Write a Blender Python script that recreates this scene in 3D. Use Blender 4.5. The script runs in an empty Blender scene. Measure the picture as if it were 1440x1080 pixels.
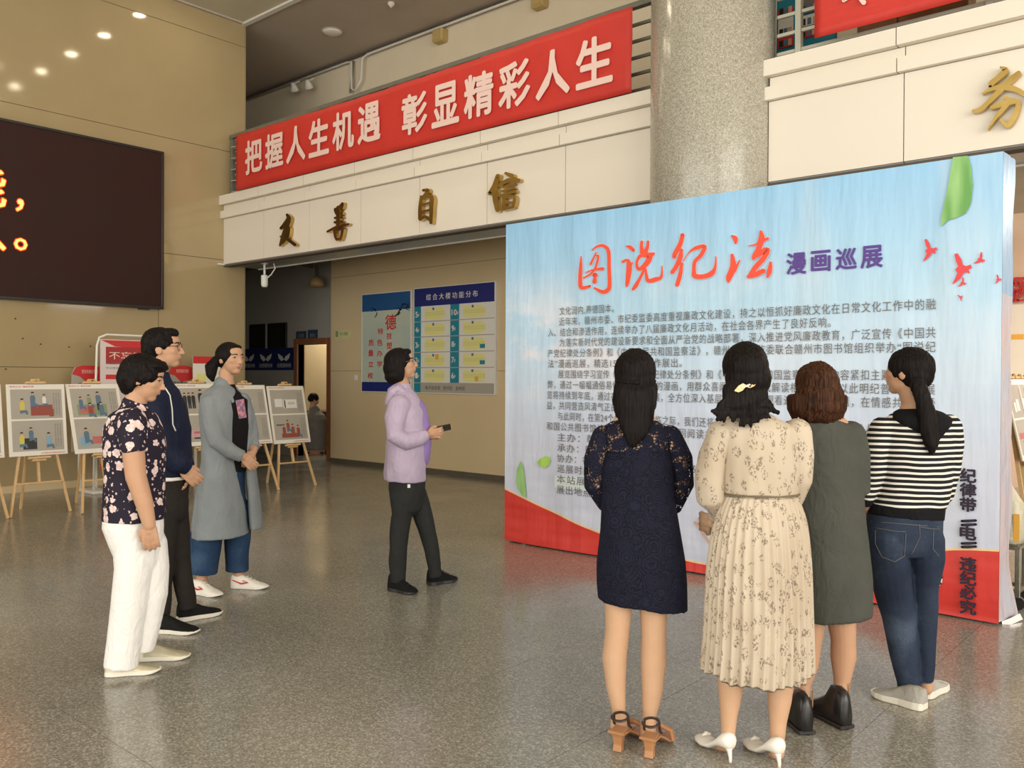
import bpy, bmesh, math, random
from mathutils import Vector, Matrix, noise
random.seed(7)
C = bpy.context.scene.collection
V = Vector
PI = math.pi

# ---------------------------------------------------------------- camera, world, light
FPX, HCAM = 1210.0, 1.5
YAW, PITCH, ROLL = math.radians(40.8), math.radians(-0.49), math.radians(0.30)
f0 = V((-math.sin(YAW), math.cos(YAW), 0)); r0 = V((math.cos(YAW), math.sin(YAW), 0)); UP = V((0, 0, 1))
FW = f0*math.cos(PITCH) + UP*math.sin(PITCH)
uu = r0.cross(FW)
RT = r0*math.cos(ROLL) + uu*math.sin(ROLL)
UU = RT.cross(FW)
CAM = V((0, 0, HCAM))
cd = bpy.data.cameras.new('camera'); cam = bpy.data.objects.new('camera', cd); C.objects.link(cam)
cd.sensor_width = 36.0; cd.lens = FPX*36.0/1440.0; cd.clip_end = 200
m3 = Matrix((RT, UU, -FW)).transposed()
cam.matrix_world = Matrix.Translation(CAM) @ m3.to_4x4()
bpy.context.scene.camera = cam
sc = bpy.context.scene
sc.view_settings.view_transform = 'Standard'; sc.view_settings.look = 'None'
sc.view_settings.gamma = 1.0; sc.view_settings.use_curve_mapping = False
sc.view_settings.exposure = 0.0
w = bpy.data.worlds.new('sky'); sc.world = w; w.use_nodes = True
bg = w.node_tree.nodes['Background']; bg.inputs[0].default_value = (1.0, 0.965, 0.90, 1); bg.inputs[1].default_value = 1.45

def area(name, loc, rot, sx, sy, power, col=(1, .95, .86)):
    l = bpy.data.lights.new(name, 'AREA'); l.shape = 'RECTANGLE'; l.size = sx; l.size_y = sy; l.energy = power; l.color = col
    o = bpy.data.objects.new(name, l); C.objects.link(o); o.location = loc; o.rotation_euler = rot
    return o
# daylight through the glazed entrance front behind and to the right of the photographer
area('entrance_daylight', (7.6, 0.5, 3.4), (0, math.radians(90), 0), 6.0, 11.0, 900)
area('front_glazing_daylight', (-2.0, -6.6, 2.9), (math.radians(90), 0, 0), 15.0, 5.0, 560)
area('rear_hall_fill', (.8, 11.0, 3.50), (0, 0, 0), 3.6, 2.4, 260, (1, .90, .82))  # added fill without a fixture, out of view, brightens the hall past the display
area('office_fill', (-14.6, 10.8, 3.2), (0, 0, 0), 1.2, .6, 60, (1, .93, .78))  # added fill without a fixture, keeps the room behind the doorway from going dark

def ray(px, py): return FW + RT*((px-720)/FPX) - UU*((py-540)/FPX)
def P(px, py, D): return CAM + ray(px, py)*D
def onY(px, py, Y): d = ray(px, py); return CAM + d*(Y/d.y)
def onX(px, py, X): d = ray(px, py); return CAM + d*(X/d.x)
def onz(px, py, z=0.0): d = ray(px, py); return CAM + d*((z-HCAM)/d.z)

# ---------------------------------------------------------------- materials
MATS = {}
def mat(name, col, rough=.6, metal=0.0, spec=.5, n=None, bump=None, emit=None, alpha=None, var=None):
    """n=(scale,col2,contrast) noise mix; bump=(scale,strength,dist)"""
    if name in MATS: return MATS[name]
    m = bpy.data.materials.new(name); m.use_nodes = True; MATS[name] = m
    nt = m.node_tree; b = nt.nodes['Principled BSDF']
    b.inputs['Base Color'].default_value = (*col, 1); b.inputs['Roughness'].default_value = rough
    b.inputs['Metallic'].default_value = metal; b.inputs['Specular IOR Level'].default_value = spec
    tc = nt.nodes.new('ShaderNodeTexCoord')
    if n:
        t = nt.nodes.new('ShaderNodeTexNoise'); t.inputs['Scale'].default_value = n[0]; t.inputs['Detail'].default_value = 5
        nt.links.new(tc.outputs['Object'], t.inputs['Vector'])
        r = nt.nodes.new('ShaderNodeValToRGB'); k = n[2] if len(n) > 2 else .2
        r.color_ramp.elements[0].position = .5-k; r.color_ramp.elements[1].position = .5+k
        r.color_ramp.elements[0].color = (*col, 1); r.color_ramp.elements[1].color = (*n[1], 1)
        nt.links.new(t.outputs['Fac'], r.inputs[0]); nt.links.new(r.outputs[0], b.inputs['Base Color'])
    if bump:
        t = nt.nodes.new('ShaderNodeTexNoise'); t.inputs['Scale'].default_value = bump[0]; t.inputs['Detail'].default_value = 4
        mp = nt.nodes.new('ShaderNodeMapping'); 
        if len(bump) > 3: mp.inputs['Scale'].default_value = bump[3]
        nt.links.new(tc.outputs['Object'], mp.inputs[0]); nt.links.new(mp.outputs[0], t.inputs['Vector'])
        bp = nt.nodes.new('ShaderNodeBump'); bp.inputs['Strength'].default_value = bump[1]; bp.inputs['Distance'].default_value = bump[2]
        nt.links.new(t.outputs['Fac'], bp.inputs['Height']); nt.links.new(bp.outputs[0], b.inputs['Normal'])
    if emit:
        b.inputs['Emission Color'].default_value = (*emit[0], 1); b.inputs['Emission Strength'].default_value = emit[1]
    return m
def nodes(m): return m.node_tree, m.node_tree.nodes, m.node_tree.links, m.node_tree.nodes['Principled BSDF']
def ramp(nt, pts, interp='LINEAR'):
    r = nt.nodes.new('ShaderNodeValToRGB'); r.color_ramp.interpolation = interp
    e = r.color_ramp.elements
    while len(e) < len(pts): e.new(.5)
    for i, (p, c) in enumerate(pts):
        e[i].position = p; e[i].color = (*c, 1) if len(c) == 3 else c
    return r
def mixc(nt, fac, a, b):
    x = nt.nodes.new('ShaderNodeMix'); x.data_type = 'RGBA'
    for s, v in ((0, fac), (6, a), (7, b)):
        if hasattr(v, 'is_linked'): nt.links.new(v, x.inputs[s])
        elif s == 0: x.inputs[0].default_value = v
        else: x.inputs[s].default_value = (*v, 1)
    return x.outputs[2]
def objc(nt): return nt.nodes.new('ShaderNodeTexCoord').outputs['Object']
def mapn(nt, src, scale=(1, 1, 1), loc=(0, 0, 0), rot=(0, 0, 0)):
    mp = nt.nodes.new('ShaderNodeMapping'); mp.inputs['Scale'].default_value = scale; mp.inputs['Location'].default_value = loc
    mp.inputs['Rotation'].default_value = rot
    nt.links.new(src, mp.inputs[0]); return mp.outputs[0]
def tex(nt, kind, vec, **kw):
    t = nt.nodes.new(kind)
    for k, v in kw.items():
        if k in t.inputs: t.inputs[k].default_value = v
        else: setattr(t, k, v)
    nt.links.new(vec, t.inputs['Vector']); return t
def bumpn(nt, h, strength, dist, bsdf):
    bp = nt.nodes.new('ShaderNodeBump'); bp.inputs['Strength'].default_value = strength; bp.inputs['Distance'].default_value = dist
    nt.links.new(h, bp.inputs['Height']); nt.links.new(bp.outputs[0], bsdf.inputs['Normal'])
def math_(nt, op, a, b=None, c=None):
    x = nt.nodes.new('ShaderNodeMath'); x.operation = op
    for i, v in enumerate((a, b, c)):
        if v is None: continue
        if hasattr(v, 'is_linked'): nt.links.new(v, x.inputs[i])
        else: x.inputs[i].default_value = v
    return x.outputs[0]

# terrazzo floor
def terrazzo():
    m = mat('polished_terrazzo', (.2, .18, .15), .2); nt, nd, lk, b = nodes(m); oc = nt.nodes.new('ShaderNodeNewGeometry').outputs['Position']
    v = tex(nt, 'ShaderNodeTexVoronoi', oc, Scale=130.0)
    r = ramp(nt, [(0, (.19, .178, .148)), (.42, (.26, .247, .21)), (.75, (.315, .30, .258)), (.92, (.42, .405, .36))])
    sx = nt.nodes.new('ShaderNodeSeparateColor'); lk.new(v.outputs['Color'], sx.inputs[0]); lk.new(sx.outputs[0], r.inputs[0])
    t = tex(nt, 'ShaderNodeTexNoise', oc, Scale=.9, Detail=4.0)
    r2 = ramp(nt, [(.35, (.80, .79, .78)), (.65, (1, .985, .96))]); lk.new(t.outputs['Fac'], r2.inputs[0])
    mx = nt.nodes.new('ShaderNodeMix'); mx.data_type = 'RGBA'; mx.blend_type = 'MULTIPLY'; mx.inputs[0].default_value = 1
    lk.new(r.outputs[0], mx.inputs[6]); lk.new(r2.outputs[0], mx.inputs[7]); lk.new(mx.outputs[2], b.inputs['Base Color'])
    t3 = tex(nt, 'ShaderNodeTexNoise', oc, Scale=2.3, Detail=6.0)
    r3 = ramp(nt, [(.3, (.13, .13, .13)), (.7, (.24, .24, .24))]); lk.new(t3.outputs['Fac'], r3.inputs[0]); lk.new(r3.outputs[0], b.inputs['Roughness'])
    bumpn(nt, t3.outputs['Fac'], .06, .02, b)
    return m
M_FLOOR = terrazzo()
M_TILE = mat('cream_wall_panel', (.42, .325, .178), .07, n=(1.3, (.385, .295, .16), .25))
M_TILE_MATT = mat('cream_wall_tile', (.68, .535, .32), .4, n=(1.3, (.64, .50, .295), .25))
M_JOINT = mat('dark_joint', (.16, .12, .07), .9)
M_CEIL = mat('cream_ceiling_panel', (.62, .58, .44), .55, n=(2, (.57, .53, .40)))
M_CEIL2 = mat('brown_plaster_ceiling', (.50, .42, .34), .8, n=(1.5, (.46, .385, .31)))
M_PLAST = mat('cream_plaster', (.80, .70, .52), .75, n=(2, (.76, .66, .48)))
M_GREYW = mat('grey_plaster', (.42, .40, .35), .8, n=(2, (.37, .35, .30)))
M_FASC = mat('white_metal_panel', (.82, .75, .64), .38, n=(.7, (.81, .74, .63)))
M_SOFF = mat('grey_metal_soffit', (.30, .30, .28), .3, n=(1, (.26, .27, .26)))
M_GAP = mat('shadow_gap', (.10, .08, .06), .9)
M_RAIL = mat('olive_painted_steel', (.17, .17, .13), .4, n=(8, (.14, .145, .115)))
M_RAILW = mat('pale_painted_steel', (.50, .49, .40), .4, n=(8, (.45, .44, .36)))
M_RED = mat('red_banner_cloth', (.62, .035, .022), .55, n=(3, (.56, .03, .02)), bump=(5, .25, .03, (1, 1, 2.2)))
M_LETTER = mat('pale_pink_print', (.85, .62, .55), .6)
M_GOLD = mat('polished_gold_metal', (.60, .42, .14), .22, 1.0, n=(6, (.45, .30, .09)))
M_WHITE = mat('white_paint', (.78, .76, .70), .45, n=(30, (.74, .72, .66)))
M_BLACK = mat('black_plastic', (.02, .018, .018), .35, n=(30, (.025, .022, .022)))
M_SCREEN = mat('dark_led_panel', (.035, .010, .007), .6, spec=.25, n=(2, (.03, .011, .008)), bump=(400, .1, .001))
M_LED = mat('lit_led', (1, .3, .02), .5, emit=((1, .38, .05), 5.0))
M_LEDR = mat('led_glow_edge', (1, .05, .01), .5, emit=((1, .05, .005), 1.4))
M_WOODP = mat('pine_wood', (.60, .38, .17), .5, n=(14, (.68, .46, .23)), bump=(30, .1, .002, (1, 1, .1)))
M_WOODB = mat('brown_wood', (.22, .085, .03), .4, n=(9, (.27, .11, .04)))
M_ORANGEW = mat('orange_door_wood', (.33, .125, .045), .4, n=(9, (.27, .10, .035)))
M_PAPER = mat('white_board', (.80, .76, .68), .55, n=(4, (.77, .73, .65)))
M_GREYP = mat('grey_printed_ground', (.42, .38, .32), .6, n=(5, (.39, .355, .30)))
M_INK = mat('black_ink', (.03, .028, .03), .6)
M_INKG = mat('grey_ink', (.16, .15, .14), .6)
M_NAVYP = mat('navy_print', (.012, .02, .16), .5)
M_BLUEP = mat('blue_print', (.02, .10, .27), .5, n=(3, (.015, .08, .22)))
M_TEALP = mat('teal_print', (.01, .23, .32), .5)
M_YELP = mat('yellow_print', (.80, .76, .28), .5)
M_ORP = mat('orange_print', (.80, .42, .07), .5)
M_REDP = mat('red_print', (.60, .03, .03), .5)
M_CHAR = mat('red_characters', (.86, .085, .04), .6)
M_PURP = mat('purple_print', (.10, .045, .28), .6)
M_DINK = mat('dark_violet_ink', (.022, .012, .03), .6)
M_BIRD = mat('scarlet_print', (.75, .06, .07), .6)
M_PAINT = {k: mat('cartoon_'+k, c, .6) for k, c in dict(blue=(.10, .17, .25), yellow=(.62, .52, .10), red=(.30, .07, .05), skin=(.62, .38, .25),
           black=(.03, .03, .03), sky=(.22, .38, .50), green=(.22, .30, .16), rose=(.50, .14, .13), white=(.75, .72, .66), pink=(.55, .35, .38)).items()}
M_SKIN = mat('skin', (.52, .30, .185), .5, spec=.3, n=(14, (.47, .26, .155), .3))
M_SKINL = mat('pale_skin', (.57, .355, .22), .5, spec=.3, n=(14, (.52, .31, .185), .3))
for mm in (M_SKIN, M_SKINL):
    bb = mm.node_tree.nodes['Principled BSDF']; bb.inputs['Subsurface Weight'].default_value = .08
    bb.inputs['Subsurface Radius'].default_value = (.02, .008, .004); bb.inputs['Subsurface Scale'].default_value = .3
M_LIP = mat('lip', (.40, .19, .14), .45, n=(60, (.37, .17, .13)))
def hairmat(name, c1, c2, rough=.5, top=None):
    m = mat(name, c1, rough+.08, spec=.1); nt, nd, lk, b = nodes(m); oc = objc(nt)
    t = tex(nt, 'ShaderNodeTexNoise', mapn(nt, oc, (170, 170, 9)), Scale=1.0, Detail=3.0)
    r = ramp(nt, [(.35, c1), (.7, c2)]); lk.new(t.outputs['Fac'], r.inputs[0]); lk.new(r.outputs[0], b.inputs['Base Color'])
    bumpn(nt, t.outputs['Fac'], .7, .004, b); return m
M_HAIR = hairmat('black_hair', (.004, .003, .003), (.014, .010, .009))
M_HAIRB = hairmat('brown_hair', (.016, .007, .004), (.085, .032, .014), .5)

# ---------------------------------------------------------------- mesh helpers
def tag(o, label=None, cat=None, group=None, kind=None):
    if label: o['label'] = label
    if cat: o['category'] = cat
    if group: o['group'] = group
    if kind: o['kind'] = kind
    return o
def link(name, me, parent=None):
    o = bpy.data.objects.new(name, me); C.objects.link(o)
    if parent: o.parent = parent; o.matrix_parent_inverse = Matrix.Identity(4)
    if parent is not None: o.location = -abs_loc(parent)
    return o
def abs_loc(o):
    l = V((0, 0, 0))
    while o is not None: l += o.location; o = o.parent
    return l
def empty(name, loc, label, cat, group=None):
    o = bpy.data.objects.new(name, None); C.objects.link(o); o.location = loc; o.empty_display_size = .1
    return tag(o, label, cat, group)

class MB:
    def __init__(s): s.v = []; s.f = []; s.m = []; s.mi = 0
    def add(s, vs, fs):
        o = len(s.v); s.v += [tuple(x) for x in vs]; s.f += [tuple(i+o for i in f) for f in fs]; s.m += [s.mi]*len(fs); return s
    def box(s, x0, y0, z0, x1, y1, z1):
        if x0 > x1: x0, x1 = x1, x0
        if y0 > y1: y0, y1 = y1, y0
        if z0 > z1: z0, z1 = z1, z0
        vs = [(x, y, z) for z in (z0, z1) for y in (y0, y1) for x in (x0, x1)]
        return s.add(vs, [(0, 2, 3, 1), (4, 5, 7, 6), (0, 1, 5, 4), (2, 6, 7, 3), (0, 4, 6, 2), (1, 3, 7, 5)])
    def bar(s, a, b, w_, t_, hint=V((0, 0, 1))):
        a = V(a); b = V(b); d = (b-a).normalized()
        x = d.cross(V(hint));
        if x.length < 1e-4: x = d.cross(V((1, 0, 0)))
        x.normalize(); y = x.cross(d).normalized()
        vs = [p + x*i*w_/2 + y*j*t_/2 for p in (a, b) for i, j in ((-1, -1), (1, -1), (1, 1), (-1, 1))]
        return s.add(vs, [(3, 2, 1, 0), (4, 5, 6, 7), (0, 1, 5, 4), (1, 2, 6, 5), (2, 3, 7, 6), (3, 0, 4, 7)])
    def tube(s, pts, r, n=8, cap=True):
        pts = [V(p) for p in pts]; rs = r if isinstance(r, (list, tuple)) else [r]*len(pts)
        rings = []; ref = None
        for i, p in enumerate(pts):
            d = (pts[min(i+1, len(pts)-1)] - pts[max(i-1, 0)]).normalized()
            if ref is None: ref = d.cross(V((0, 0, 1))) if abs(d.z) < .9 else d.cross(V((1, 0, 0)))
            x = (ref - d*ref.dot(d)).normalized(); ref = x; y = d.cross(x)
            rings.append([p + (x*math.cos(2*PI*k/n) + y*math.sin(2*PI*k/n))*rs[i] for k in range(n)])
        vs = [q for g in rings for q in g]; fs = []
        for i in range(len(pts)-1):
            for k in range(n): a = i*n+k; b = i*n+(k+1) % n; fs.append((a, b, b+n, a+n))
        if cap: fs.append(tuple(reversed(range(n)))); fs.append(tuple(range((len(pts)-1)*n, len(pts)*n)))
        return s.add(vs, fs)
    def ell(s, c, ax, n=16, m_=10):
        """ellipsoid: ax=(vx,vy,vz) semi-axis vectors"""
        c = V(c); vs = [c - ax[2]]; fs = []
        for i in range(1, m_):
            t = PI*i/m_
            for k in range(n):
                a = 2*PI*k/n; vs.append(c + (ax[0]*math.cos(a)+ax[1]*math.sin(a))*math.sin(t) - ax[2]*math.cos(t))
        vs.append(c + ax[2])
        for k in range(n): fs.append((0, 1+(k+1) % n, 1+k))
        for i in range(m_-2):
            for k in range(n): a = 1+i*n+k; b = 1+i*n+(k+1) % n; fs.append((a, b, b+n, a+n))
        l = len(vs)-1; q = 1+(m_-2)*n
        for k in range(n): fs.append((q+k, q+(k+1) % n, l))
        return s.add(vs, fs)
    def lathe(s, c, prof, n=16, axis='z'):
        vs = []; fs = []
        for r, z in prof:
            for k in range(n):
                a = 2*PI*k/n; p = (r*math.cos(a), r*math.sin(a), z)
                if axis == 'y': p = (p[0], p[2], p[1])
                if axis == 'x': p = (p[2], p[0], p[1])
                vs.append((c[0]+p[0], c[1]+p[1], c[2]+p[2]))
        for i in range(len(prof)-1):
            for k in range(n): a = i*n+k; b = i*n+(k+1) % n; fs.append((a, b, b+n, a+n))
        fs.append(tuple(reversed(range(n)))); fs.append(tuple(range((len(prof)-1)*n, len(prof)*n)))
        return s.add(vs, fs)
    def poly(s, pts, ext):
        """pts list of 3D points (planar, any order), extruded by vector ext"""
        n = len(pts); ext = V(ext); a = [V(p) for p in pts]
        bm_ = [p+ext for p in a]
        fs = [tuple(range(n)), tuple(reversed(range(n, 2*n)))]
        for i in range(n): j = (i+1) % n; fs.append((j, i, i+n, j+n))
        return s.add(a+bm_, fs)
    def build(s, name, m, parent=None, smooth=False, bevel=0, fixn=True):
        me = bpy.data.meshes.new(name); me.from_pydata(s.v, [], s.f)
        for x in (m if isinstance(m, (list, tuple)) else [m]): me.materials.append(x)
        if isinstance(m, (list, tuple)): me.polygons.foreach_set('material_index', s.m)
        if fixn or bevel:
            bm_ = bmesh.new(); bm_.from_mesh(me); bmesh.ops.recalc_face_normals(bm_, faces=bm_.faces)
            if bevel: bmesh.ops.bevel(bm_, geom=list(bm_.edges), offset=bevel, segments=1, affect='EDGES', clamp_overlap=True)
            bm_.to_mesh(me); bm_.free()
        if smooth: me.polygons.foreach_set('use_smooth', [True]*len(me.polygons))
        return link(name, me, parent)
def boxo(name, m, x0, y0, z0, x1, y1, z1, parent=None, bevel=0, smooth=False):
    return MB().box(x0, y0, z0, x1, y1, z1).build(name, m, parent, bevel=bevel)

TXT = {}
def text(s, m, o, ux, uz, w_, h_, parent, depth=0.0, bold=0.0, name='lettering', lift_=.00015, space=1.0):
    """text fitted to a box: origin o (bottom-left, world), unit vectors ux/uz, size w_ x h_; bold = stroke gain in em"""
    if s not in TXT:
        cu = bpy.data.curves.new('t', 'FONT'); cu.body = s; cu.resolution_u = 2; cu.space_character = space
        ob = bpy.data.objects.new('t', cu); C.objects.link(ob)
        dg = bpy.context.evaluated_depsgraph_get(); dg.update(); me = bpy.data.meshes.new_from_object(ob.evaluated_get(dg))
        vs = [v.co.copy() for v in me.vertices]; fs = [tuple(p.vertices) for p in me.polygons]
        bpy.data.objects.remove(ob); TXT[s] = (vs, fs)
    vs, fs = TXT[s]
    x0 = min(v.x for v in vs); x1 = max(v.x for v in vs); y0 = min(v.y for v in vs); y1 = max(v.y for v in vs)
    bb = bold*.5; x0 -= bb; x1 += bb; y0 -= bb; y1 += bb
    kx = w_/(x1-x0) if w_ else h_/(y1-y0); ky = h_/(y1-y0)
    ux = V(ux); uz = V(uz); nrm = ux.cross(uz).normalized()
    offs = [(0, 0)]
    if bold: offs += [(bb, 0), (-bb, 0)]
    if bold > .02: offs += [(0, bb), (0, -bb), (bb*.7, bb*.7), (-bb*.7, bb*.7), (bb*.7, -bb*.7), (-bb*.7, -bb*.7)]
    mb = MB()
    for k, (dx, dy) in enumerate(offs):
        q = [V(o) + ux*((v.x+dx-x0)*kx) + uz*((v.y+dy-y0)*ky) + nrm*(lift_*k) for v in vs]
        if depth:
            n = len(q); back = [p - nrm*depth for p in q]; ed = set()
            for f in fs:
                for i in range(len(f)): ed.add((f[i], f[(i+1) % len(f)]))
            mb.add(q+back, fs + [tuple(reversed([i+n for i in f])) for f in fs] + [(a, a+n, b+n, b) for (a, b) in ed if (b, a) not in ed])
        else: mb.add(q, fs)
    return mb.build(name, m, parent, fixn=False)

def stroke_poly(pts, nseg=5):
    """smooth a polyline [(x,y,w)] with Catmull-Rom and return outline (2D)"""
    if len(pts) < 2: return []
    P_ = [pts[0]] + list(pts) + [pts[-1]]; out = []
    for i in range(1, len(P_)-2):
        a, b, c, d = P_[i-1], P_[i], P_[i+1], P_[i+2]
        for k in range(nseg):
            t = k/nseg
            out.append(tuple(.5*(2*b[j]+(c[j]-a[j])*t+(2*a[j]-5*b[j]+4*c[j]-d[j])*t*t+(3*b[j]-a[j]-3*c[j]+d[j])*t**3) for j in range(3)))
    out.append(P_[-2])
    L, R_ = [], []
    for i, p in enumerate(out):
        q0 = out[max(i-1, 0)]; q1 = out[min(i+1, len(out)-1)]
        dx, dy = q1[0]-q0[0], q1[1]-q0[1]; l = math.hypot(dx, dy) or 1
        nx, ny = -dy/l, dx/l; h = max(p[2], 3)/2
        L.append((p[0]+nx*h, p[1]+ny*h)); R_.append((p[0]-nx*h, p[1]-ny*h))
    return L, R_, out
def brush(mb, strokes, fn, ext, lift):
    """fn maps 2D zoom coords -> world; ext vector thickness; lift small offset per stroke to keep faces apart"""
    for si, st in enumerate(strokes):
        L, R_, mid = stroke_poly(st)
        off = lift*si; n = len(L)
        fr = [fn(*p)+off for p in L] + [fn(*p)+off for p in R_]
        # round caps
        fs = [(i, i+1, n+i+1, n+i) for i in range(n-1)]
        bk = [p+V(ext) for p in fr]
        N = 2*n; fs2 = [tuple(reversed([j+N for j in f])) for f in fs]
        sd = [(i+1, i, i+N, i+1+N) for i in range(n-1)] + [(n+i, n+i+1, n+i+1+N, n+i+N) for i in range(n-1)]
        sd += [(0, n, n+N, N), (n-1+n, n-1, n-1+N, 2*n-1+N)]
        mb.add(fr+bk, fs+fs2+sd)
        for e, w_ in ((mid[0], mid[0][2]), (mid[-1], mid[-1][2])):
            ring = [fn(e[0]+w_/2*math.cos(a*PI/6), e[1]+w_/2*math.sin(a*PI/6))+off*1.01 for a in range(12)]
            mb.poly(ring, ext)
# ---------------------------------------------------------------- the setting
XW, YE, YF, YB, ZC = -11.85, 7.38, 7.02, 9.3, 6.92
X1 = 8.0; Y0 = -7.0
fl = boxo('floor', M_JOINT, -17, Y0, -.12, X1, 14, -.006); tag(fl, kind='structure')
def inview(x, y):
    d = V((x, y, 0)) - CAM; z = d.dot(FW)
    if z < .8: return False
    px = 720 + FPX*d.dot(RT)/z; py = 540 - FPX*d.dot(UU)/z
    return -150 < px < 1600 and py < 1300
SL = .82; slab_me = None; far = MB()
i0, i1, j0, j1 = -19, 11, -14, 11
for i in range(i0, i1+1):
    for j in range(j0, j1+1):
        x = -1.25 + i*SL; y = 4.87 + j*SL
        if x < -16.9 or x+SL > X1 or y < Y0 or y+SL > 13.9: continue
        if y < 9.4 and x > -12.1 and any(inview(x+a, y+b) for a in (0, SL) for b in (0, SL)):
            if slab_me is None:
                o = MB().box(0, 0, -.006, SL-.0025, SL-.0025, 0).build('floor_slab', M_FLOOR, fl); slab_me = o.data
            else: o = link('floor_slab', slab_me, fl)
            o.location = (x, y, 0)
        else: far.box(x, y, -.006, x+SL-.0025, y+SL-.0025, 0)
tag(far.build('distant_floor_slabs', M_FLOOR, fl), kind='stuff')

# left wall with long polished panels
wl = boxo('wall_left', M_JOINT, XW-.45, Y0, 0, XW-.014, YE, ZC); tag(wl, kind='structure')
zs = [0.0, 1.59, 3.245, 4.90, 6.56, ZC]
for k in range(5):
    ys = [Y0, -2.2, 1.9, 6.0, YE] if k == 1 else [Y0, -4.4, -.3, 3.8, YE]
    for a, b in zip(ys[:-1], ys[1:]):
        boxo('wall_panel', M_TILE, XW-.014, a+.004, zs[k]+.004, XW, b-.004, zs[k+1]-.004, wl)
boxo('end_panel', M_TILE, XW-.45, YE, 0, XW, YE+.012, ZC, wl)
for px, py in ((21.5, 448), (57, 484), (97, 488), (127, 487), (8, 519), (32, 476)):
    p = onX(px, py, XW); MB().lathe((XW, p.y, p.z), [(.012, -.002), (.012, .004), (.006, .006)], 8, 'x').build('wall_plug', M_GAP, wl)
boxo('baseboard_left', M_TILE_MATT, XW, Y0, 0, XW+.012, YE, .09)['kind'] = 'structure'

# rear wall of the ground floor
wb = boxo('wall_back', M_JOINT, -12.21, YB+.014, 0, -2.6, YB+.3, 3.56); tag(wb, kind='structure')
zb = [0, 1.582, 3.2, 3.56]
for k in range(3):
    for a, b in zip([-12.21, -7.4, -2.6][:-1], [-12.21, -7.4, -2.6][1:]):
        boxo('wall_panel', M_TILE_MATT, a+.003, YB, zb[k]+.003, b-.003, YB+.014, zb[k+1]-.003, wb)
boxo('baseboard_back', mat('dark_skirting', (.10, .08, .06), .5, n=(9, (.12, .10, .07))), -12.21, YB-.014, 0, -2.6, YB, .07)['kind'] = 'structure'
# grey corridor wall with door opening
DX0, DX1, DZ = -13.44, -12.56, 2.07
mb = MB(); YG = 9.5
mb.box(-17, YG, 0, DX0, YG+.12, 3.56); mb.box(DX1, YG, 0, -12.21, YG+.12, 3.56); mb.box(DX0, YG, DZ, DX1, YG+.12, 3.56)
wg = mb.build('wall_corridor', M_GREYW); tag(wg, kind='structure')
boxo('wall_corridor_end', M_GREYW, -17.2, YE-.5, 0, -17, 12.2, ZC)['kind'] = 'structure'
boxo('wall_corridor_near', M_GREYW, -17, YE-.2, 0, XW-.45, YE, ZC)['kind'] = 'structure'
# room seen through the door
o = boxo('wall_office', M_TILE_MATT, -17, 11.2, 0, -11, 11.4, 3.5); tag(o, kind='structure')
for x in (-14.4, -13.9): pass
dr = MB().box(DX0-.11, YG-.03, 0, DX0, YG+.14, DZ+.11).box(DX1, YG-.03, 0, DX1+.11, YG+.14, DZ+.11).box(DX0, YG-.03, DZ, DX1, YG+.14, DZ+.11)
df = dr.build('door_1', M_ORANGEW, bevel=.004); tag(df, kind='structure')
wd = boxo('window_1', M_BLACK, -15.05, YG-.02, 2.02, -13.79, YG+.01, 2.50); tag(wd, kind='structure')
boxo('window_frame', M_GREYW, -14.47, YG-.035, 2.02, -14.42, YG-.02, 2.50, wd)
boxo('window_pane', mat('dark_glass', (.012, .012, .012), .08), -15.03, YG-.03, 2.04, -14.48, YG-.021, 2.48, wd)
boxo('window_pane', MATS['dark_glass'], -14.41, YG-.03, 2.04, -13.81, YG-.021, 2.48, wd)

# ceilings
ce = boxo('ceiling', M_JOINT, XW-.45, Y0, ZC+.012, X1, 7.42, ZC+.3); tag(ce, kind='structure')
big = MB()
y = Y0
while y < 7.42:
    y2 = min(y+1.2, 7.42)
    x = XW
    while x < X1:
        x2 = min(x+1.2, X1)
        if x < -8 and y > 3.5: boxo('ceiling_panel', M_CEIL, x+.004, y+.004, ZC, x2-.004, y2-.004, ZC+.012, ce)
        else: big.box(x+.004, y+.004, ZC, x2-.004, y2-.004, ZC+.012)
        x = x2
    y = y2
tag(big.build('distant_ceiling_panels', M_CEIL, ce), kind='stuff')
boxo('trim_1', M_WHITE, XW, YE-.06, ZC-.03, X1, YE+.02, ZC)['kind'] = 'structure'
boxo('trim_2', M_CEIL2, XW, Y0, ZC-.025, XW+.05, YE, ZC)['kind'] = 'structure'
boxo('ceiling_upper_gallery', M_CEIL2, -17, 7.42, ZC, X1, 10, ZC+.3)['kind'] = 'structure'
boxo('ceiling_lower_gallery', M_GREYW, -17, YF+.6, 3.56, X1, 12.2, 3.66)['kind'] = 'structure'
boxo('floor_upper_gallery', M_GREYW, -17, YF+.12, 3.66, X1, 10, 4.12)['kind'] = 'structure'
wu = boxo('wall_upper_gallery', M_PLAST, -17, 9.35, 4.12, X1, 9.6, ZC); tag(wu, kind='structure')
# right part of ground floor seen past the display
boxo('wall_right_hall', mat('pink_cream_plaster', (.74, .56, .44), .7, n=(2, (.70, .52, .40))), -2.6, 13.6, 0, X1, 13.8, 5)['kind'] = 'structure'
boxo('wall_partition', M_TILE_MATT, -2.9, YB, 0, -2.6, 13.6, 3.56)['kind'] = 'structure'
boxo('wall_right_return', M_PLAST, X1-.2, 7.5, 0, X1, 13.8, ZC)['kind'] = 'structure'

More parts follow.
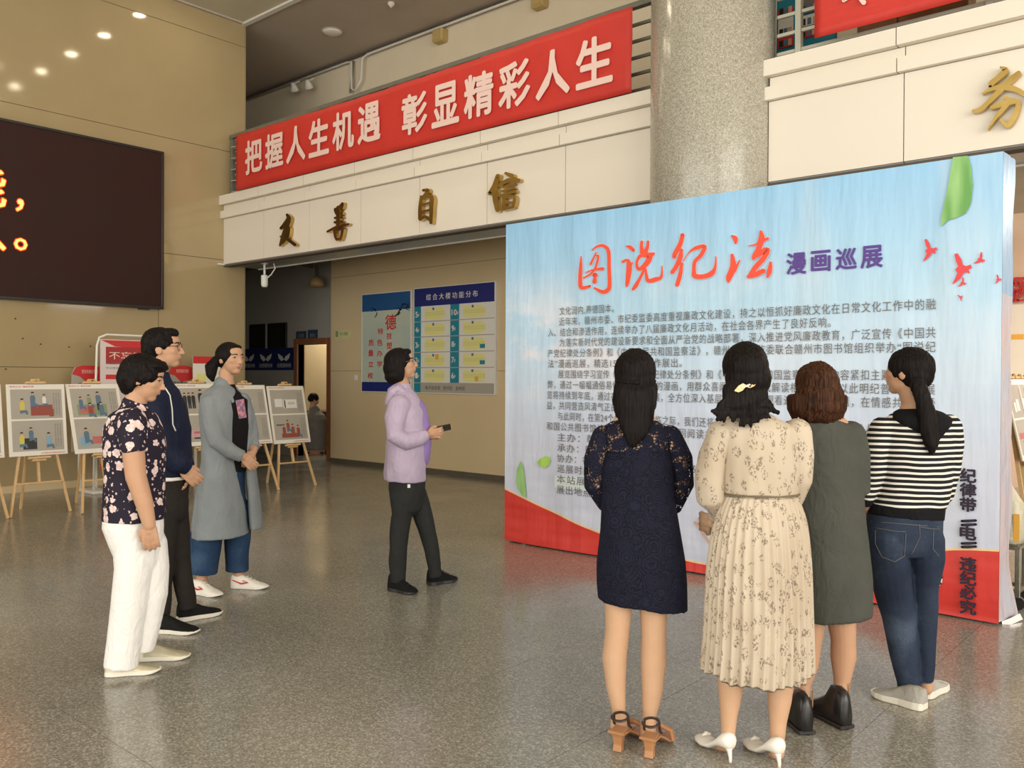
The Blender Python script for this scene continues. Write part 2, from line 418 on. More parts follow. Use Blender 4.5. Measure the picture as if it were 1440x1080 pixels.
# fascia of the gallery: panels with two ledges
fa = MB().box(XW, YF+.10, 3.19, X1, YF+.6, 4.19).build('wall_fascia', M_GAP); tag(fa, kind='structure')
JX = [-10.775+1.0845*k for k in range(0, 17)]
edges = [XW] + JX[:6]
segs = list(zip(edges[:-1], edges[1:])) + [(JX[5], -4.25)]
JR = [-3.175, -2.073] + [-2.073+1.0845*k for k in range(1, 9)]
segs += list(zip(JR[:-1], JR[1:]))
for a, b in segs:
    g = .004
    boxo('fascia_panel', M_FASC, a+g, YF, 3.18, b-g, YF+.10, 3.86, fa)
    boxo('ledge_panel', M_FASC, a-.04+g, YF-.055, 3.865, b-.04-g, YF+.1, 3.975, fa)
    boxo('recess_panel', M_FASC, a+.01+g, YF-.005, 3.98, b+.01-g, YF+.1, 4.06, fa)
    boxo('ledge_panel', M_FASC, a-.04+g, YF-.075, 4.065, b-.04-g, YF+.12, 4.20, fa)
    boxo('soffit_panel', M_SOFF, a+g, YF+.02, 3.165, b-g, YF+.60, 3.18, fa)
boxo('trim_5', M_GAP, XW, YF+.002, 3.145, X1, YF+.13, 3.166)['kind'] = 'structure'
boxo('trim_3', M_WHITE, XW, YF+.6, 3.15, X1, YF+.62, 3.19)['kind'] = 'structure'
boxo('trim_4', M_WHITE, XW, YF-.1, 3.165, XW+.02, YF+.36, 3.185)['kind'] = 'structure'

# column
def granite():
    m = mat('speckled_granite', (.4, .37, .3), .2); nt, nd, lk, b = nodes(m); oc = objc(nt)
    v = tex(nt, 'ShaderNodeTexVoronoi', oc, Scale=120.0); sx = nt.nodes.new('ShaderNodeSeparateColor'); lk.new(v.outputs['Color'], sx.inputs[0])
    r = ramp(nt, [(0, (.26, .24, .19)), (.4, (.36, .335, .27)), (.8, (.43, .40, .325)), (.97, (.52, .49, .41))]); lk.new(sx.outputs[1], r.inputs[0]); lk.new(r.outputs[0], b.inputs['Base Color'])
    t = tex(nt, 'ShaderNodeTexNoise', mapn(nt, oc, (1.2, 1.2, .25)), Scale=2.2, Detail=3.0); bumpn(nt, t.outputs['Fac'], .15, .05, b)
    return m
M_GRAN = granite()
cx, cy, cr = -3.724, 7.047, .546
col = MB().lathe((cx, cy, 0), [(cr, 0), (cr, ZC)], 72).build('column', M_GRAN, smooth=False)
tag(col, 'round grey speckled granite column rising behind the display wall', 'column')
MB().lathe((cx, cy, 0), [(cr+.03, 0), (cr+.03, .12), (cr, .14)], 72).build('column_base', M_GRAN, col)
for o in [col]+list(col.children):
    for p in o.data.polygons: p.use_smooth = len(p.vertices) == 4

# ---------------------------------------------------------------- LED screen
SX = XW+.12
scr = empty('led_screen', (XW, 1, 2.4), 'large black LED message screen on the cream left wall', 'screen')
sy1 = onX(231, 300, SX).y; sz0, sz1 = 2.43, 4.66
boxo('screen_panel', M_SCREEN, XW+.001, -4, sz0+.03, SX-.012, sy1-.03, sz1-.03, scr)
fm = MB().box(XW+.001, -4, sz0, SX, sy1, sz0+.035).box(XW+.001, -4, sz1-.035, SX, sy1, sz1).box(XW+.001, sy1-.035, sz0+.035, SX, sy1, sz1-.035)
fm.build('screen_frame', M_BLACK, scr, bevel=.004)
def led(ch, pxr, pyb, h_, w_=None):
    p = onX(pxr, pyb, SX-.01)
    for dm, mt, b_ in ((0, M_LEDR, .035), (.004, M_LED, .008)):
        o = text(ch, mt, (SX-.008+dm, p.y-(w_ or h_)-(.012 if dm == 0 else 0), p.z-(.012 if dm == 0 else 0)), (0, 1, 0), (0, 0, 1), (w_ or h_)+(.024 if dm == 0 else 0), h_+(.024 if dm == 0 else 0), scr, bold=b_*2, name='lit_lettering')
led('能', 8.5, 293, .50); led('，', 33, 298, .155, .085); led('人', 8, 353, .44); led('。', 38, 353, .15, .15)
boxo('screen_bracket', M_GAP, XW+.001, 5.7, sz0-.02, XW+.04, 5.85, sz0, scr)

# ---------------------------------------------------------------- gallery railing and cloth banners
YR = 7.14
def railing(x0, x1, m, name_label, pairs):
    r = empty('gallery_railing', (x0, YR, 4.2), name_label, 'railing')
    boxo('top_rail', m, x0, YR-.035, 5.09, x1, YR+.035, 5.145, r, .004)
    for z in (4.93, 4.77, 4.61, 4.45, 4.29): boxo('rail', m, x0, YR-.012, z-.014, x1, YR+.012, z+.014, r)
    for x in pairs: boxo('post', m, x-.025, YR-.03, 4.19, x+.025, YR+.03, 5.09, r, .003)
    return r
pr = []
for x in (-10.30, -8.80, -7.32, -5.81): pr += [x-.11, x+.11]
railing(XW+.01, -4.28, M_RAIL, 'long dark olive steel railing on the gallery left of the round column', [XW+.06]+pr+[-4.36])
railing(-3.15, X1-.3, M_RAILW, 'pale steel railing on the gallery right of the round column', [-2.96, -1.51, -.2, 1.2, 2.6])
def cloth(name, label, x0, x1, z0, z1, y, drop=0):
    nx, nz = 90, 10; vs = []; fs = []
    for j in range(nz+1):
        for i in range(nx+1):
            u = i/nx; v_ = j/nz; x = x0+(x1-x0)*u; z = z0+(z1-z0)*v_ - drop*v_*math.sin(PI*u)*.5
            dy = .012*noise.noise(V((x*1.6, z*3.5, 3)))+.006*math.sin(x*9+z*6)*v_
            if v_ > .9: z += .008*noise.noise(V((x*9, 0, 1)))
            vs.append((x, y+dy, z))
    for j in range(nz):
        for i in range(nx): a = j*(nx+1)+i; fs.append((a, a+1, a+nx+2, a+nx+1))
    o = MB().add(vs, fs).build(name, M_RED, fixn=False, smooth=True)
    md = o.modifiers.new('thick', 'SOLIDIFY'); md.thickness = .004
    return tag(o, label, 'banner')
YC = 6.925
rb = cloth('cloth_banner', 'long red cloth banner with white slogan tied along the left gallery railing', -11.36, -4.50, 4.205, 5.02, YC, .06)
def slog(chs, xa, xb, z0, z1):
    n = len(chs); pit = (xb-xa)/(n-.14)
    for i, c in enumerate(chs):
        text(c, M_LETTER, (xa+i*pit, YC-.02, z0), (1, 0, 0), (0, 0, 1), pit*.86, z1-z0, rb, bold=.055)
slog('把握人生机遇', -11.08, -8.10, 4.385, 4.875)
slog('彰显精彩人生', -7.72, -4.70, 4.345, 4.83)
for i in range(5):
    z = 4.28+i*.17; MB().tube([(-11.36, YC, z), (-11.6, YR-.04, z-.02), (-11.79, YR-.03, z)], .005, 5).build('tie_cord', M_WHITE, rb)
rb2 = cloth('cloth_banner', 'red cloth banner on the gallery railing right of the column, cut by the frame top', -2.745, 3.0, 4.27, 5.06, YC, 0)
mb = MB(); fn = lambda x, y: onY(1080+x/9.6, y/9.6, YC-.02)
brush(mb, [[(1210, -190, 40), (1130, -70, 42), (1020, 8, 46)], [(1210, -190, 40), (1230, -60, 60), (1290, 30, 70)]], fn, (0, .004, 0), V((0, -.0006, 0)))
mb.build('lettering', M_LETTER, rb2)

# ---------------------------------------------------------------- gold characters on the fascia
def gold(label, strokes, ox, oy, s):
    mb = MB(); brush(mb, strokes, lambda x, y: onY(ox+x/s, oy+y/s, YF-.06), (0, .05, 0), V((0, -.0005, 0)))
    o = mb.build('gold_character', M_GOLD); tag(o, label, 'character', 'gold characters mounted along the gallery fascia'); del o['group']
    for k in range(2):
        pass
    return o
g1 = gold('gold brush character friend, leftmost on the white fascia', [[(320, 305, 30), (345, 360, 66), (290, 440, 60), (240, 490, 40)], [(350, 390, 46), (285, 560, 62), (228, 720, 30)],
     [(345, 490, 44), (330, 600, 40), (260, 690, 34)], [(235, 600, 24), (330, 640, 40), (430, 712, 44)]], 370, 270, 9.6)
g2 = gold('gold brush character kindness, second from the left on the white fascia', [[(1070, 155, 36), (1045, 205, 66), (980, 255, 50)], [(975, 235, 45), (1010, 280, 80), (1050, 290, 50)], [(970, 350, 32), (1060, 340, 34)],
     [(968, 410, 34), (1060, 400, 38)], [(1012, 210, 50), (1012, 460, 56)], [(870, 535, 30), (1000, 470, 36), (1150, 435, 32)], [(962, 515, 34), (975, 600, 34), (995, 645, 30)], [(965, 512, 26), (1075, 500, 34)],
     [(1075, 500, 40), (1060, 590, 34), (1045, 640, 30)], [(990, 640, 30), (1050, 632, 30)]], 370, 270, 9.6)
g3 = gold('gold brush character self, third on the white fascia left of the display', [[(200, 300, 30), (255, 305, 42), (205, 380, 44)], [(180, 375, 36), (165, 500, 40), (165, 620, 42)], [(185, 385, 34), (290, 372, 50), (292, 500, 46), (288, 665, 34)],
     [(175, 470, 24), (280, 440, 28)], [(175, 545, 26), (280, 520, 28)], [(168, 628, 34), (225, 600, 36), (285, 640, 34)]], 570, 230, 8)
g4 = gold('gold brush character trust, above the left corner of the display', [[(1040, 140, 50), (1005, 250, 58), (950, 335, 46)], [(1010, 270, 56), (1010, 400, 56), (1035, 525, 44)], [(1130, 110, 34), (1200, 140, 50)], [(1065, 240, 36), (1160, 188, 48), (1272, 188, 46)],
     [(1090, 268, 22), (1215, 232, 30)], [(1085, 312, 24), (1220, 276, 28)], [(1075, 362, 34), (1235, 312, 36)], [(1108, 385, 40), (1108, 510, 42)], [(1108, 384, 30), (1225, 372, 34), (1212, 490, 36)], [(1110, 445, 24), (1205, 435, 24)], [(1105, 508, 38), (1215, 488, 34)]], 570, 230, 8)
g5 = gold('gold brush character service at the right frame edge above the display', [[(512, 130, 22), (575, 170, 78), (480, 265, 70), (400, 335, 74), (390, 385, 60)], [(742, 200, 54), (630, 300, 76), (450, 480, 66), (270, 655, 56), (170, 685, 44)], [(285, 462, 20), (400, 405, 44), (540, 380, 76), (690, 405, 68), (830, 480, 60), (930, 540, 40)],
     [(560, 510, 38), (625, 535, 50)], [(400, 640, 46), (560, 590, 74), (700, 560, 66), (735, 610, 60), (680, 760, 66), (600, 865, 60), (525, 800, 46)], [(600, 600, 56), (490, 720, 54), (430, 800, 36), (350, 918, 10)]], 1350, 80, 9)

# ---------------------------------------------------------------- ceiling lamps
def downlight(x, y, z, label, on=True, group=None, r=.085):
    d = MB().lathe((x, y, z), [(r+.02, 0), (r+.02, -.012), (r, -.016)], 24).build('downlight', M_WHITE)
    MB().lathe((x, y, z), [(r, -.017), (r*.9, -.021)], 24).build('lamp_lens', mat('lit_lamp', (1, .9, .7), .4, emit=((1, .86, .62), 70.0)) if on else M_PAPER, d)
    return tag(d, label, 'lamp', group)
for i, x in enumerate((-10.95, -9.77, -8.53, -7.25, -6.02, -4.8, -3.55)):
    downlight(x, 6.15, ZC, ('first', 'second', 'third', 'fourth', 'fifth', 'sixth', 'seventh')[i]+' lit ceiling downlight of the hall row counted from the left wall', True, 'lit downlights in a row in the hall ceiling')
downlight(-6.92, 5.5, ZC, 'single lit downlight standing out of the hall ceiling row', True)
p = onz(467, 44, ZC); d = MB().lathe((p.x, p.y, ZC), [(.15, 0), (.16, -.01), (.13, -.035), (.06, -.05)], 28).build('ceiling_lamp', M_PAPER, smooth=True); tag(d, 'flat round unlit lamp on the gallery ceiling', 'lamp')
MB().lathe((p.x, p.y, ZC), [(.175, 0), (.175, -.012)], 28).build('rim', M_CEIL2, d)
p = onz(550, 4, ZC); d = MB().lathe((p.x, p.y, ZC), [(.05, 0), (.055, -.02), (.03, -.05), (.015, -.055)], 16).build('smoke_detector', M_PAPER); tag(d, 'small round smoke detector on the gallery ceiling', 'detector')
MB().lathe((p.x, p.y, ZC), [(.02, -.055), (.01, -.07)], 8).build('sensor', M_YELP, d)
for q, lb in (((617, 52), 'small yellow junction box under the gallery ceiling pipe, above the long red banner'), ((757, 3), 'yellow junction box cut by the top edge of the frame')):
    p = onY(*q, 9.25); z1 = min(p.z+.12, ZC-.02); b = boxo('junction_box', mat('yellow_plastic', (.55, .40, .16), .5, n=(6, (.5, .36, .14))), p.x-.11, 9.2, z1-.2, p.x+.11, 9.35, z1, None, .02)
    tag(b, lb, 'box'); boxo('box_lid', MATS['yellow_plastic'], p.x-.08, 9.19, z1-.17, p.x+.08, 9.2, z1-.03, b)
# pipes under gallery ceiling
t = MB().tube([(-16.5, 9.28, 6.84), (-11.75, 9.28, 6.84), (-11.62, 9.26, 6.80), (-11.6, 9.25, 6.35), (-11.50, 9.25, 6.30), (-11.35, 9.25, 6.45), (-11.32, 9.25, 6.80), (-11.2, 9.26, 6.84), (-9.6, 9.26, 6.84), (4, 9.26, 6.84)], .018, 8).build('cable_pipe', M_WHITE, smooth=True)
tag(t, 'thin white pipe looping down along the gallery wall', 'pipe')
MB().tube([(-16.5, 9.30, 6.89), (4, 9.30, 6.89)], .02, 6).build('upper_cable', M_GAP, t)
MB().tube([(-11.62, 9.3, 6.84), (-11.66, 9.27, 6.3)], .022, 6).build('down_pipe', M_RAIL, t)
for q, lb in (((413, 122), 'left of two small spotlights under the gallery ceiling'), ((433, 118), 'right of two small spotlights under the gallery ceiling')):
    p = onY(*q, 9.10)
    d = MB().lathe((0, 0, 0), [(.028, .07), (.045, .03), (.085, -.07), (.08, -.075)], 16).build('spotlight', M_PAPER, smooth=True); d.location = p; d.rotation_euler = (.5, .3, 0)
    tag(d, lb, 'lamp'); MB().tube([(p.x, p.y, p.z+.05), (p.x, p.y+.1, p.z+.12), (p.x, p.y+.13, p.z+.13)], .012, 6).build('bracket', M_WHITE)
    b = bpy.data.objects['bracket' if 'bracket.001' not in bpy.data.objects else 'bracket.001']; b.parent = d; b.matrix_parent_inverse = (Matrix.Translation(p) @ d.rotation_euler.to_matrix().to_4x4()).inverted()

# display behind gallery railing, right
bd = empty('picture_board', (-2.9, 8.0, 4.12), 'teal picture display board behind the pale gallery railing, right of the column', 'board')
xa, xb = onY(1092, 40, 8.0).x, onY(1174, 40, 8.0).x
boxo('board_panel', M_TEALP, xa, 8.0, 4.12, xb, 8.06, 6.2, bd)
zt = [onY(1128, y, 8.0).z for y in (70, 57, 42, 34, 20, 12, -2, -16)]
for k, (mt, u0, u1, z0, z1) in enumerate(((M_YELP, .05, .28, 4.52, 4.64), (M_REDP, .04, .30, 4.68, 4.78), (M_PAINT['white'], .04, .30, 4.79, 4.98), (M_REDP, .04, .3, 4.99, 5.05), (M_REDP, .42, .72, 4.72, 4.82), (M_PAINT['white'], .42, .74, 4.83, 4.93),
        (M_INKG, .4, .75, 4.95, 5.12), (M_REDP, .45, .9, 4.50, 4.64))):
    boxo('picture', mt, xa+(xb-xa)*u0, 7.985, z0, xa+(xb-xa)*u1, 8.0, z1, bd)
    for q in range(3):
        x = xa+(xb-xa)*(u0+(u1-u0)*(.2+.3*q)); boxo('picture_figure', (M_BLACK, M_PAINT['blue'], M_PAINT['skin'])[q], x-.015, 7.98, z0+.01, x+.02, 7.985, z0+.07, bd)
w1 = boxo('wooden_bench', M_WOODB, onY(1205, 40, 7.9).x, 7.9, 4.12, onY(1356, 10, 7.9).x, 8.3, 5.0, None, .01); tag(w1, 'brown wooden cabinet behind the pale gallery railing under the right red banner', 'cabinet')
for k in range(3):
    x = onY(1215+48*k, 30, 7.89).x; boxo('cabinet_door', M_WOODB, x, 7.885, 4.2, x+.28, 7.9, 4.95, w1, .004)
# ---------------------------------------------------------------- big display wall with printed fabric
BY, BX0, BX1, BZ = 5.89, -5.165, -1.165, 2.88
def printed_fabric():
    m = mat('printed_sky_fabric', (.6, .7, .8), .42, spec=.45); nt, nd, lk, b = nodes(m)
    pos = nt.nodes.new('ShaderNodeNewGeometry').outputs['Position']
    sp = nt.nodes.new('ShaderNodeSeparateXYZ'); lk.new(pos, sp.inputs[0])
    X = math_(nt, 'DIVIDE', math_(nt, 'SUBTRACT', sp.outputs[0], BX0), BX1-BX0); Z = sp.outputs[2]
    # blue sky paling downwards
    zz = math_(nt, 'DIVIDE', Z, BZ)
    r = ramp(nt, [(.0, (.62, .65, .80)), (.32, (.64, .68, .83)), (.55, (.56, .70, .86)), (.72, (.44, .66, .84)), (1, (.30, .57, .84))]); lk.new(zz, r.inputs[0])
    # clouds, thick at the left, lower right whitish beams
    n1 = tex(nt, 'ShaderNodeTexNoise', mapn(nt, pos, (1, 1, 1.4)), Scale=1.25, Detail=7.0, Roughness=.62)
    bandc = ramp(nt, [(.42, (0, 0, 0)), (.60, (1, 1, 1)), (.74, (.5, .5, .5)), (.85, (0, 0, 0))]); lk.new(zz, bandc.inputs[0])
    left = ramp(nt, [(0, (1, 1, 1)), (.35, (.75, .75, .75)), (.8, (.1, .1, .1))]); lk.new(X, left.inputs[0])
    th = math_(nt, 'MULTIPLY', bandc.outputs[0], left.outputs[0])
    cl = math_(nt, 'MULTIPLY', math_(nt, 'SMOOTH_MIN', math_(nt, 'MAXIMUM', math_(nt, 'MULTIPLY', math_(nt, 'SUBTRACT', n1.outputs['Fac'], .47), 9), 0), 1, .1), th)
    c1 = mixc(nt, cl, r.outputs[0], (.84, .80, .85))
    n2 = tex(nt, 'ShaderNodeTexNoise', mapn(nt, pos, (2.4, 1, .7), rot=(0, .45, 0)), Scale=1.1, Detail=2.0)
    r2 = ramp(nt, [(.5, (0, 0, 0)), (.66, (.42, .42, .42))]); lk.new(n2.outputs['Fac'], r2.inputs[0])
    rg = ramp(nt, [(.55, (0, 0, 0)), (.85, (1, 1, 1))]); lk.new(X, rg.inputs[0])
    c2 = mixc(nt, math_(nt, 'MULTIPLY', r2.outputs[0], rg.outputs[0]), c1, (.74, .82, .88))
    # red swoosh along the foot with thin yellow edge
    fc = nt.nodes.new('ShaderNodeFloatCurve'); cu = fc.mapping.curves[0]
    pts = SWOOSH
    cu.points[0].location = (0, pts[0][1]); cu.points[1].location = (1, pts[-1][1])
    for p in pts[1:-1]: cu.points.new(*p)
    fc.mapping.update(); lk.new(X, fc.inputs['Value'])
    d = math_(nt, 'SUBTRACT', fc.outputs[0], Z)
    isr = math_(nt, 'GREATER_THAN', d, 0); isy = math_(nt, 'GREATER_THAN', d, -.014)
    c3 = mixc(nt, isy, c2, (.85, .62, .30)); c4 = mixc(nt, isr, c3, (.66, .045, .035))
    lk.new(c4, b.inputs['Base Color'])
    # creases
    w1 = tex(nt, 'ShaderNodeTexNoise', mapn(nt, pos, (3.2, 1, .5), rot=(0, .25, 0)), Scale=1.3, Detail=4.0)
    w2 = tex(nt, 'ShaderNodeTexNoise', mapn(nt, pos, (.8, 1, 5), rot=(0, .3, 0)), Scale=.8, Detail=2.0)
    foot = ramp(nt, [(.0, (1, 1, 1)), (.3, (.15, .15, .15)), (1, (.1, .1, .1))]); lk.new(zz, foot.inputs[0])
    h = math_(nt, 'ADD', math_(nt, 'MULTIPLY', w1.outputs['Fac'], .5), math_(nt, 'MULTIPLY', w2.outputs['Fac'], foot.outputs[0]))
    bumpn(nt, h, .55, .10, b)
    return m
SW_PX = [(709, 688), (771, 718), (842, 750), (905, 771), (965, 789), (1010, 797), (1100, 803), (1170, 803), (1218, 801), (1270, 788), (1326, 775), (1398, 775)]
SWOOSH = []
for q in SW_PX:
    p = onY(*q, BY); SWOOSH.append((min(max((p.x-BX0)/(BX1-BX0), 0), 1), p.z))
SWOOSH[0] = (0, SWOOSH[0][1]); SWOOSH[-1] = (1, SWOOSH[-1][1])
M_FAB = printed_fabric()
dw = empty('display_wall', (-3.165, 6.05, 0), 'huge sky-blue printed fabric display wall with red swoosh and Chinese notice text', 'display')
nx, nz = 120, 80; vs = []; fs = []
def fab(x, z):
    e = min(x-BX0, BX1-x, BZ-z, .3)/.3; k = max(0, min(1, e))
    lo = max(0, 1-z/.7)
    y = .008*noise.noise(V((x*1.4+z*.8, z*.7, 0))) + .005*noise.noise(V((x*4+z, z*1.2, 5)))
    y += lo*.022*noise.noise(V((x*1.2+z*4.0, z*5-x*1.5, 9)))
    return BY + y*k
for j in range(nz+1):
    for i in range(nx+1):
        x = BX0+(BX1-BX0)*i/nx; z = .012+(BZ-.012)*j/nz
        vs.append((x, fab(x, z), z))
for j in range(nz):
    for i in range(nx): a = j*(nx+1)+i; fs.append((a, a+1, a+nx+2, a+nx+1))
MB().add(vs, fs).build('printed_fabric', M_FAB, dw, smooth=True, fixn=False)
M_SIDE = mat('silvery_folded_fabric', (.42, .46, .56), .32, spec=.6, n=(3, (.55, .42, .43)), bump=(4, .9, .05, (1, 2.5, .6)))
M_SIDEB = mat('blue_fabric_side', (.24, .42, .62), .4, n=(3, (.22, .38, .58)), bump=(3, .6, .03, (1, 2, .6)))
for s, x in ((0, BX1), (1, BX0)):
    vs = []; fs = []
    for j in range(41):
        for i in range(9):
            z = .02+(BZ-.02)*j/40; y = BY+.005+.30*i/8
            bul = .018*noise.noise(V((y*9, z*2.2, 4)))+.010*noise.noise(V((y*20, z*3, 8)))
            flare = (.05*max(0, 1-z/.35)**1.5)*(i/8)
            vs.append((x+(bul*min(i, 2)/2+flare)*(1 if s == 0 else -1), y, z))
    for j in range(40):
        for i in range(8): a = j*9+i; fs.append((a, a+1, a+10, a+9))
    k = 28*8
    MB().add(vs, fs[:k]).build('side_fabric', M_SIDE, dw, smooth=True, fixn=False)
    MB().add(vs, fs[k:]).build('side_fabric', M_SIDEB, dw, smooth=True, fixn=False)
boxo('top_hem', M_SIDEB, BX0, BY+.006, BZ-.004, BX1, BY+.30, BZ, dw)
boxo('back_panel', M_GREYP, BX0+.01, BY+.285, .03, BX1-.01, BY+.30, BZ-.01, dw)
# steel truss inside carrying the fabric
tr = MB()
for x in (BX0+.06, -3.9, -2.5, BX1-.06):
    for y in (BY+.04, BY+.26): tr.bar((x, y, .06), (x, y, BZ-.02), .03, .03)
for z in (.08, 1.4, BZ-.04):
    for y in (BY+.04, BY+.26): tr.bar((BX0+.06, y, z), (BX1-.06, y, z), .03, .03)
tr.build('frame', M_WHITE, dw)
MB().add([(BX1+.01, BY+.05, .0), (BX1+.05, BY+.08, .0), (BX1+.09, BY+.22, .01), (BX1+.07, BY+.24, .04), (BX1+.04, BY+.12, .03), (BX1+.005, BY+.06, .015)], [(0, 1, 4, 5), (1, 2, 3, 4)]).build('loose_corner', mat('white_plastic_film', (.8, .78, .76), .2), dw, fixn=False)

def lift(mb_pts): return [V((p.x, fab(p.x, p.z)-.004, p.z)) for p in mb_pts]
def conform(o, off):
    """lay a flat print on the fabric"""
    for v in o.data.vertices: v.co.y = fab(v.co.x, v.co.z)-off
    return o
YT = BY-.012
mb = MB(); s5 = lambda x, y: onY(800+x/9, 310+y/9, YT); s6 = lambda x, y: onY(930+x/8.47, 310+y/8.47, YT)
TU = [[(155, 455, 12), (148, 600, 42), (142, 750, 48), (160, 850, 50), (265, 832, 30)], [(295, 370, 14), (370, 325, 30), (440, 322, 40), (500, 390, 46), (508, 600, 44), (515, 790, 50), (500, 870, 52), (430, 905, 50), (325, 855, 24)],
      [(345, 405, 16), (275, 552, 28)], [(340, 450, 14), (372, 452, 26), (335, 600, 28), (270, 680, 24), (185, 728, 18)], [(210, 658, 10), (310, 625, 24), (425, 610, 42)], [(325, 690, 58), (336, 694, 58)], [(330, 725, 36), (325, 775, 56)]]
SH = [[(725, 322, 14), (775, 340, 50), (818, 380, 36)], [(680, 522, 30), (745, 505, 40), (762, 600, 70), (740, 780, 52), (726, 835, 20)], [(802, 532, 14), (780, 600, 20)], [(922, 270, 36), (918, 330, 40), (930, 400, 60)], [(1000, 270, 34), (995, 330, 40), (960, 420, 60)],
      [(1070, 420, 36), (1020, 440, 70), (920, 440, 50), (868, 500, 34), (860, 570, 36), (885, 615, 44), (950, 580, 60), (1010, 500, 70), (1030, 440, 60)], [(960, 610, 34), (905, 720, 34), (850, 820, 50), (812, 870, 34)], [(972, 610, 20), (985, 720, 40), (1010, 765, 50), (1100, 745, 56), (1170, 710, 34), (1180, 575, 10)]]
JI = [[(252, 172, 46), (225, 280, 54), (165, 390, 56), (150, 435, 44)], [(238, 350, 36), (222, 450, 56), (170, 560, 50), (130, 615, 48)], [(243, 515, 34), (225, 640, 48), (188, 765, 50)], [(262, 485, 8), (330, 382, 14), (410, 330, 44), (515, 310, 46), (475, 410, 46), (400, 490, 42), (388, 600, 46), (400, 660, 60), (500, 668, 54), (600, 630, 60), (642, 550, 30), (650, 430, 10)]]
FA = [[(840, 182, 20), (880, 215, 60), (886, 268, 26)], [(842, 412, 36), (855, 550, 76), (805, 680, 70), (800, 725, 34)], [(935, 475, 12), (905, 530, 26), (870, 600, 40)], [(1045, 300, 12), (1130, 285, 22), (1180, 250, 44), (1270, 215, 30)], [(1185, 130, 28), (1195, 210, 74), (1160, 330, 62), (1110, 420, 56), (1100, 450, 44)],
      [(1100, 440, 46), (1190, 380, 70), (1265, 350, 60), (1225, 440, 60), (1120, 560, 60), (1050, 660, 44)], [(1040, 668, 46), (1130, 640, 64), (1215, 600, 54)], [(1302, 505, 34), (1290, 600, 56), (1266, 668, 34)]]
for st, fn in ((TU, s5), (SH, s5), (JI, s6), (FA, s6)):
    mb = MB(); brush(mb, st, fn, (0, .001, 0), V((0, -.00015, 0))); mb.build('title_character', M_CHAR, dw, fixn=False)
    mb = MB(); brush(mb, [[(p[0], p[1], p[2]+10) for p in s_] for s_ in st], lambda x, y: fn(x, y)+V((0, .003, 0)), (0, .001, 0), V((0, -.00002, 0))); mb.build('title_outline', mat('pale_pink_outline', (.85, .66, .66), .6), dw, fixn=False)
for c, xa, xb, yt, yb in (('漫', 1105.5, 1134, 355, 386), ('画', 1140, 1168, 352, 382), ('巡', 1175, 1205, 349, 379), ('展', 1210, 1241.5, 345, 377)):
    a = onY(xa, yb, YT); b_ = onY(xb, yt, YT); h = onY((xa+xb)/2, yt, YT).z-onY((xa+xb)/2, yb, YT).z
    text(c, M_PURP, (a.x, YT, onY((xa+xb)/2, yb, YT).z), (1, 0, 0), (0, 0, 1), b_.x-a.x, h, dw, bold=.05)
LINES = [(786.8, 438, 863, 437, '文化润内,养德固本。'), (786.3, 453, 1316, 428.5, '近年来，赣州市委、市纪委监委高度重视廉政文化建设，持之以恒抓好廉政文化在日常文化工作中的融'),
 (770.7, 468.5, 1168, 454, '入、结合和渗透作用，连续举办了八届廉政文化月活动，在社会各界产生了良好反响。'), (786.8, 483, 1315.6, 469, '为落实新时代党的建设新要求和全面从严治党的战略部署，深入推进党风廉政教育，广泛宣传《中国共'),
 (770, 497, 1315.6, 489, '产党纪律处分条例》和《中华人民共和国监察法》，赣州市纪委监委联合赣州市图书馆组织举办“图说纪'), (770.7, 511, 958.7, 510.7, '法”漫画巡展，精选152幅漫画佳作展出。'),
 (785, 526, 1314.7, 528.8, '展览围绕学习宣传《中国共产党纪律处分条例》和《中华人民共和国监察法》，内容紧扣主题，针对时'), (770, 541, 1314.7, 548.7, '弊，通过一幅幅通俗易懂、生动形象的漫画，用群众喜闻乐见的形式解读相关条文，以此明纪普法，在展'),
 (769.4, 556, 1314.7, 568, '览将持续到年底，通过在全市各县巡展，全方位深入基层，让观众在观看过程中产生共情，在情感共鸣中受'), (769, 571, 912, 573.5, '益，共同营造风清气正的良好氛围。'),
 (784.5, 586, 1256, 606, '与此同时，在第24个世界读书日来临之际，我们还将通过多种形式推荐一批新出版的《中华人民共'), (768.7, 600, 1120, 618, '和国公共图书馆法》等优秀读物，以共同阅读共推动全民学习之风。'), (784, 614.5, 930, 622, '主办：赣州市纪委监委'),
 (784, 629.5, 905, 637, '承办：赣州市图书馆'), (783.5, 645, 993, 657, '协办：各县（市、区）纪委、图书馆'), (783.5, 660, 950, 671, '巡展时间：2019年4月至12月'), (783, 674, 940, 686, '本站展出时间：5月20日'), (783, 688, 925, 699, '展出地点：赣州市图书馆')]
pa, pb = onY(780, 668, BY-.006), onY(925, 703, BY-.006)
boxo('pasted_label', mat('pasted_pale_label', (.66, .74, .76), .45), pa.x, BY-.011, pb.z+.005, pb.x, BY-.0095, pa.z, dw)
za, zz_ = onY(786, 438, YT).z, onY(783, 688, YT).z
for k, (xa, ya, xb, yb, s_) in enumerate(LINES):
    a = onY(xa, ya, YT); b_ = onY(xb, yb, YT); zc_ = za+(zz_-za)*k/17
    text(s_, M_INKG, (a.x, YT-.001, zc_-.036), (1, 0, 0), (0, 0, 1), b_.x-a.x, .074, dw, bold=.006, name='text_line', space=1.17)
zb_ = [667.7, 688, 708.6, 748, 791.7, 811.4, 831, 852]
for c, yc in zip('纪律带电违纪必究', zb_):
    a = onY(1349.5, yc, YT); b_ = onY(1373.5, yc, YT); h = .090
    text(c, M_DINK, (a.x, YT-.003, a.z-h/2), (1, 0, 0), (0, 0, 1), b_.x-a.x, h, dw, bold=.075, name='slogan_character')
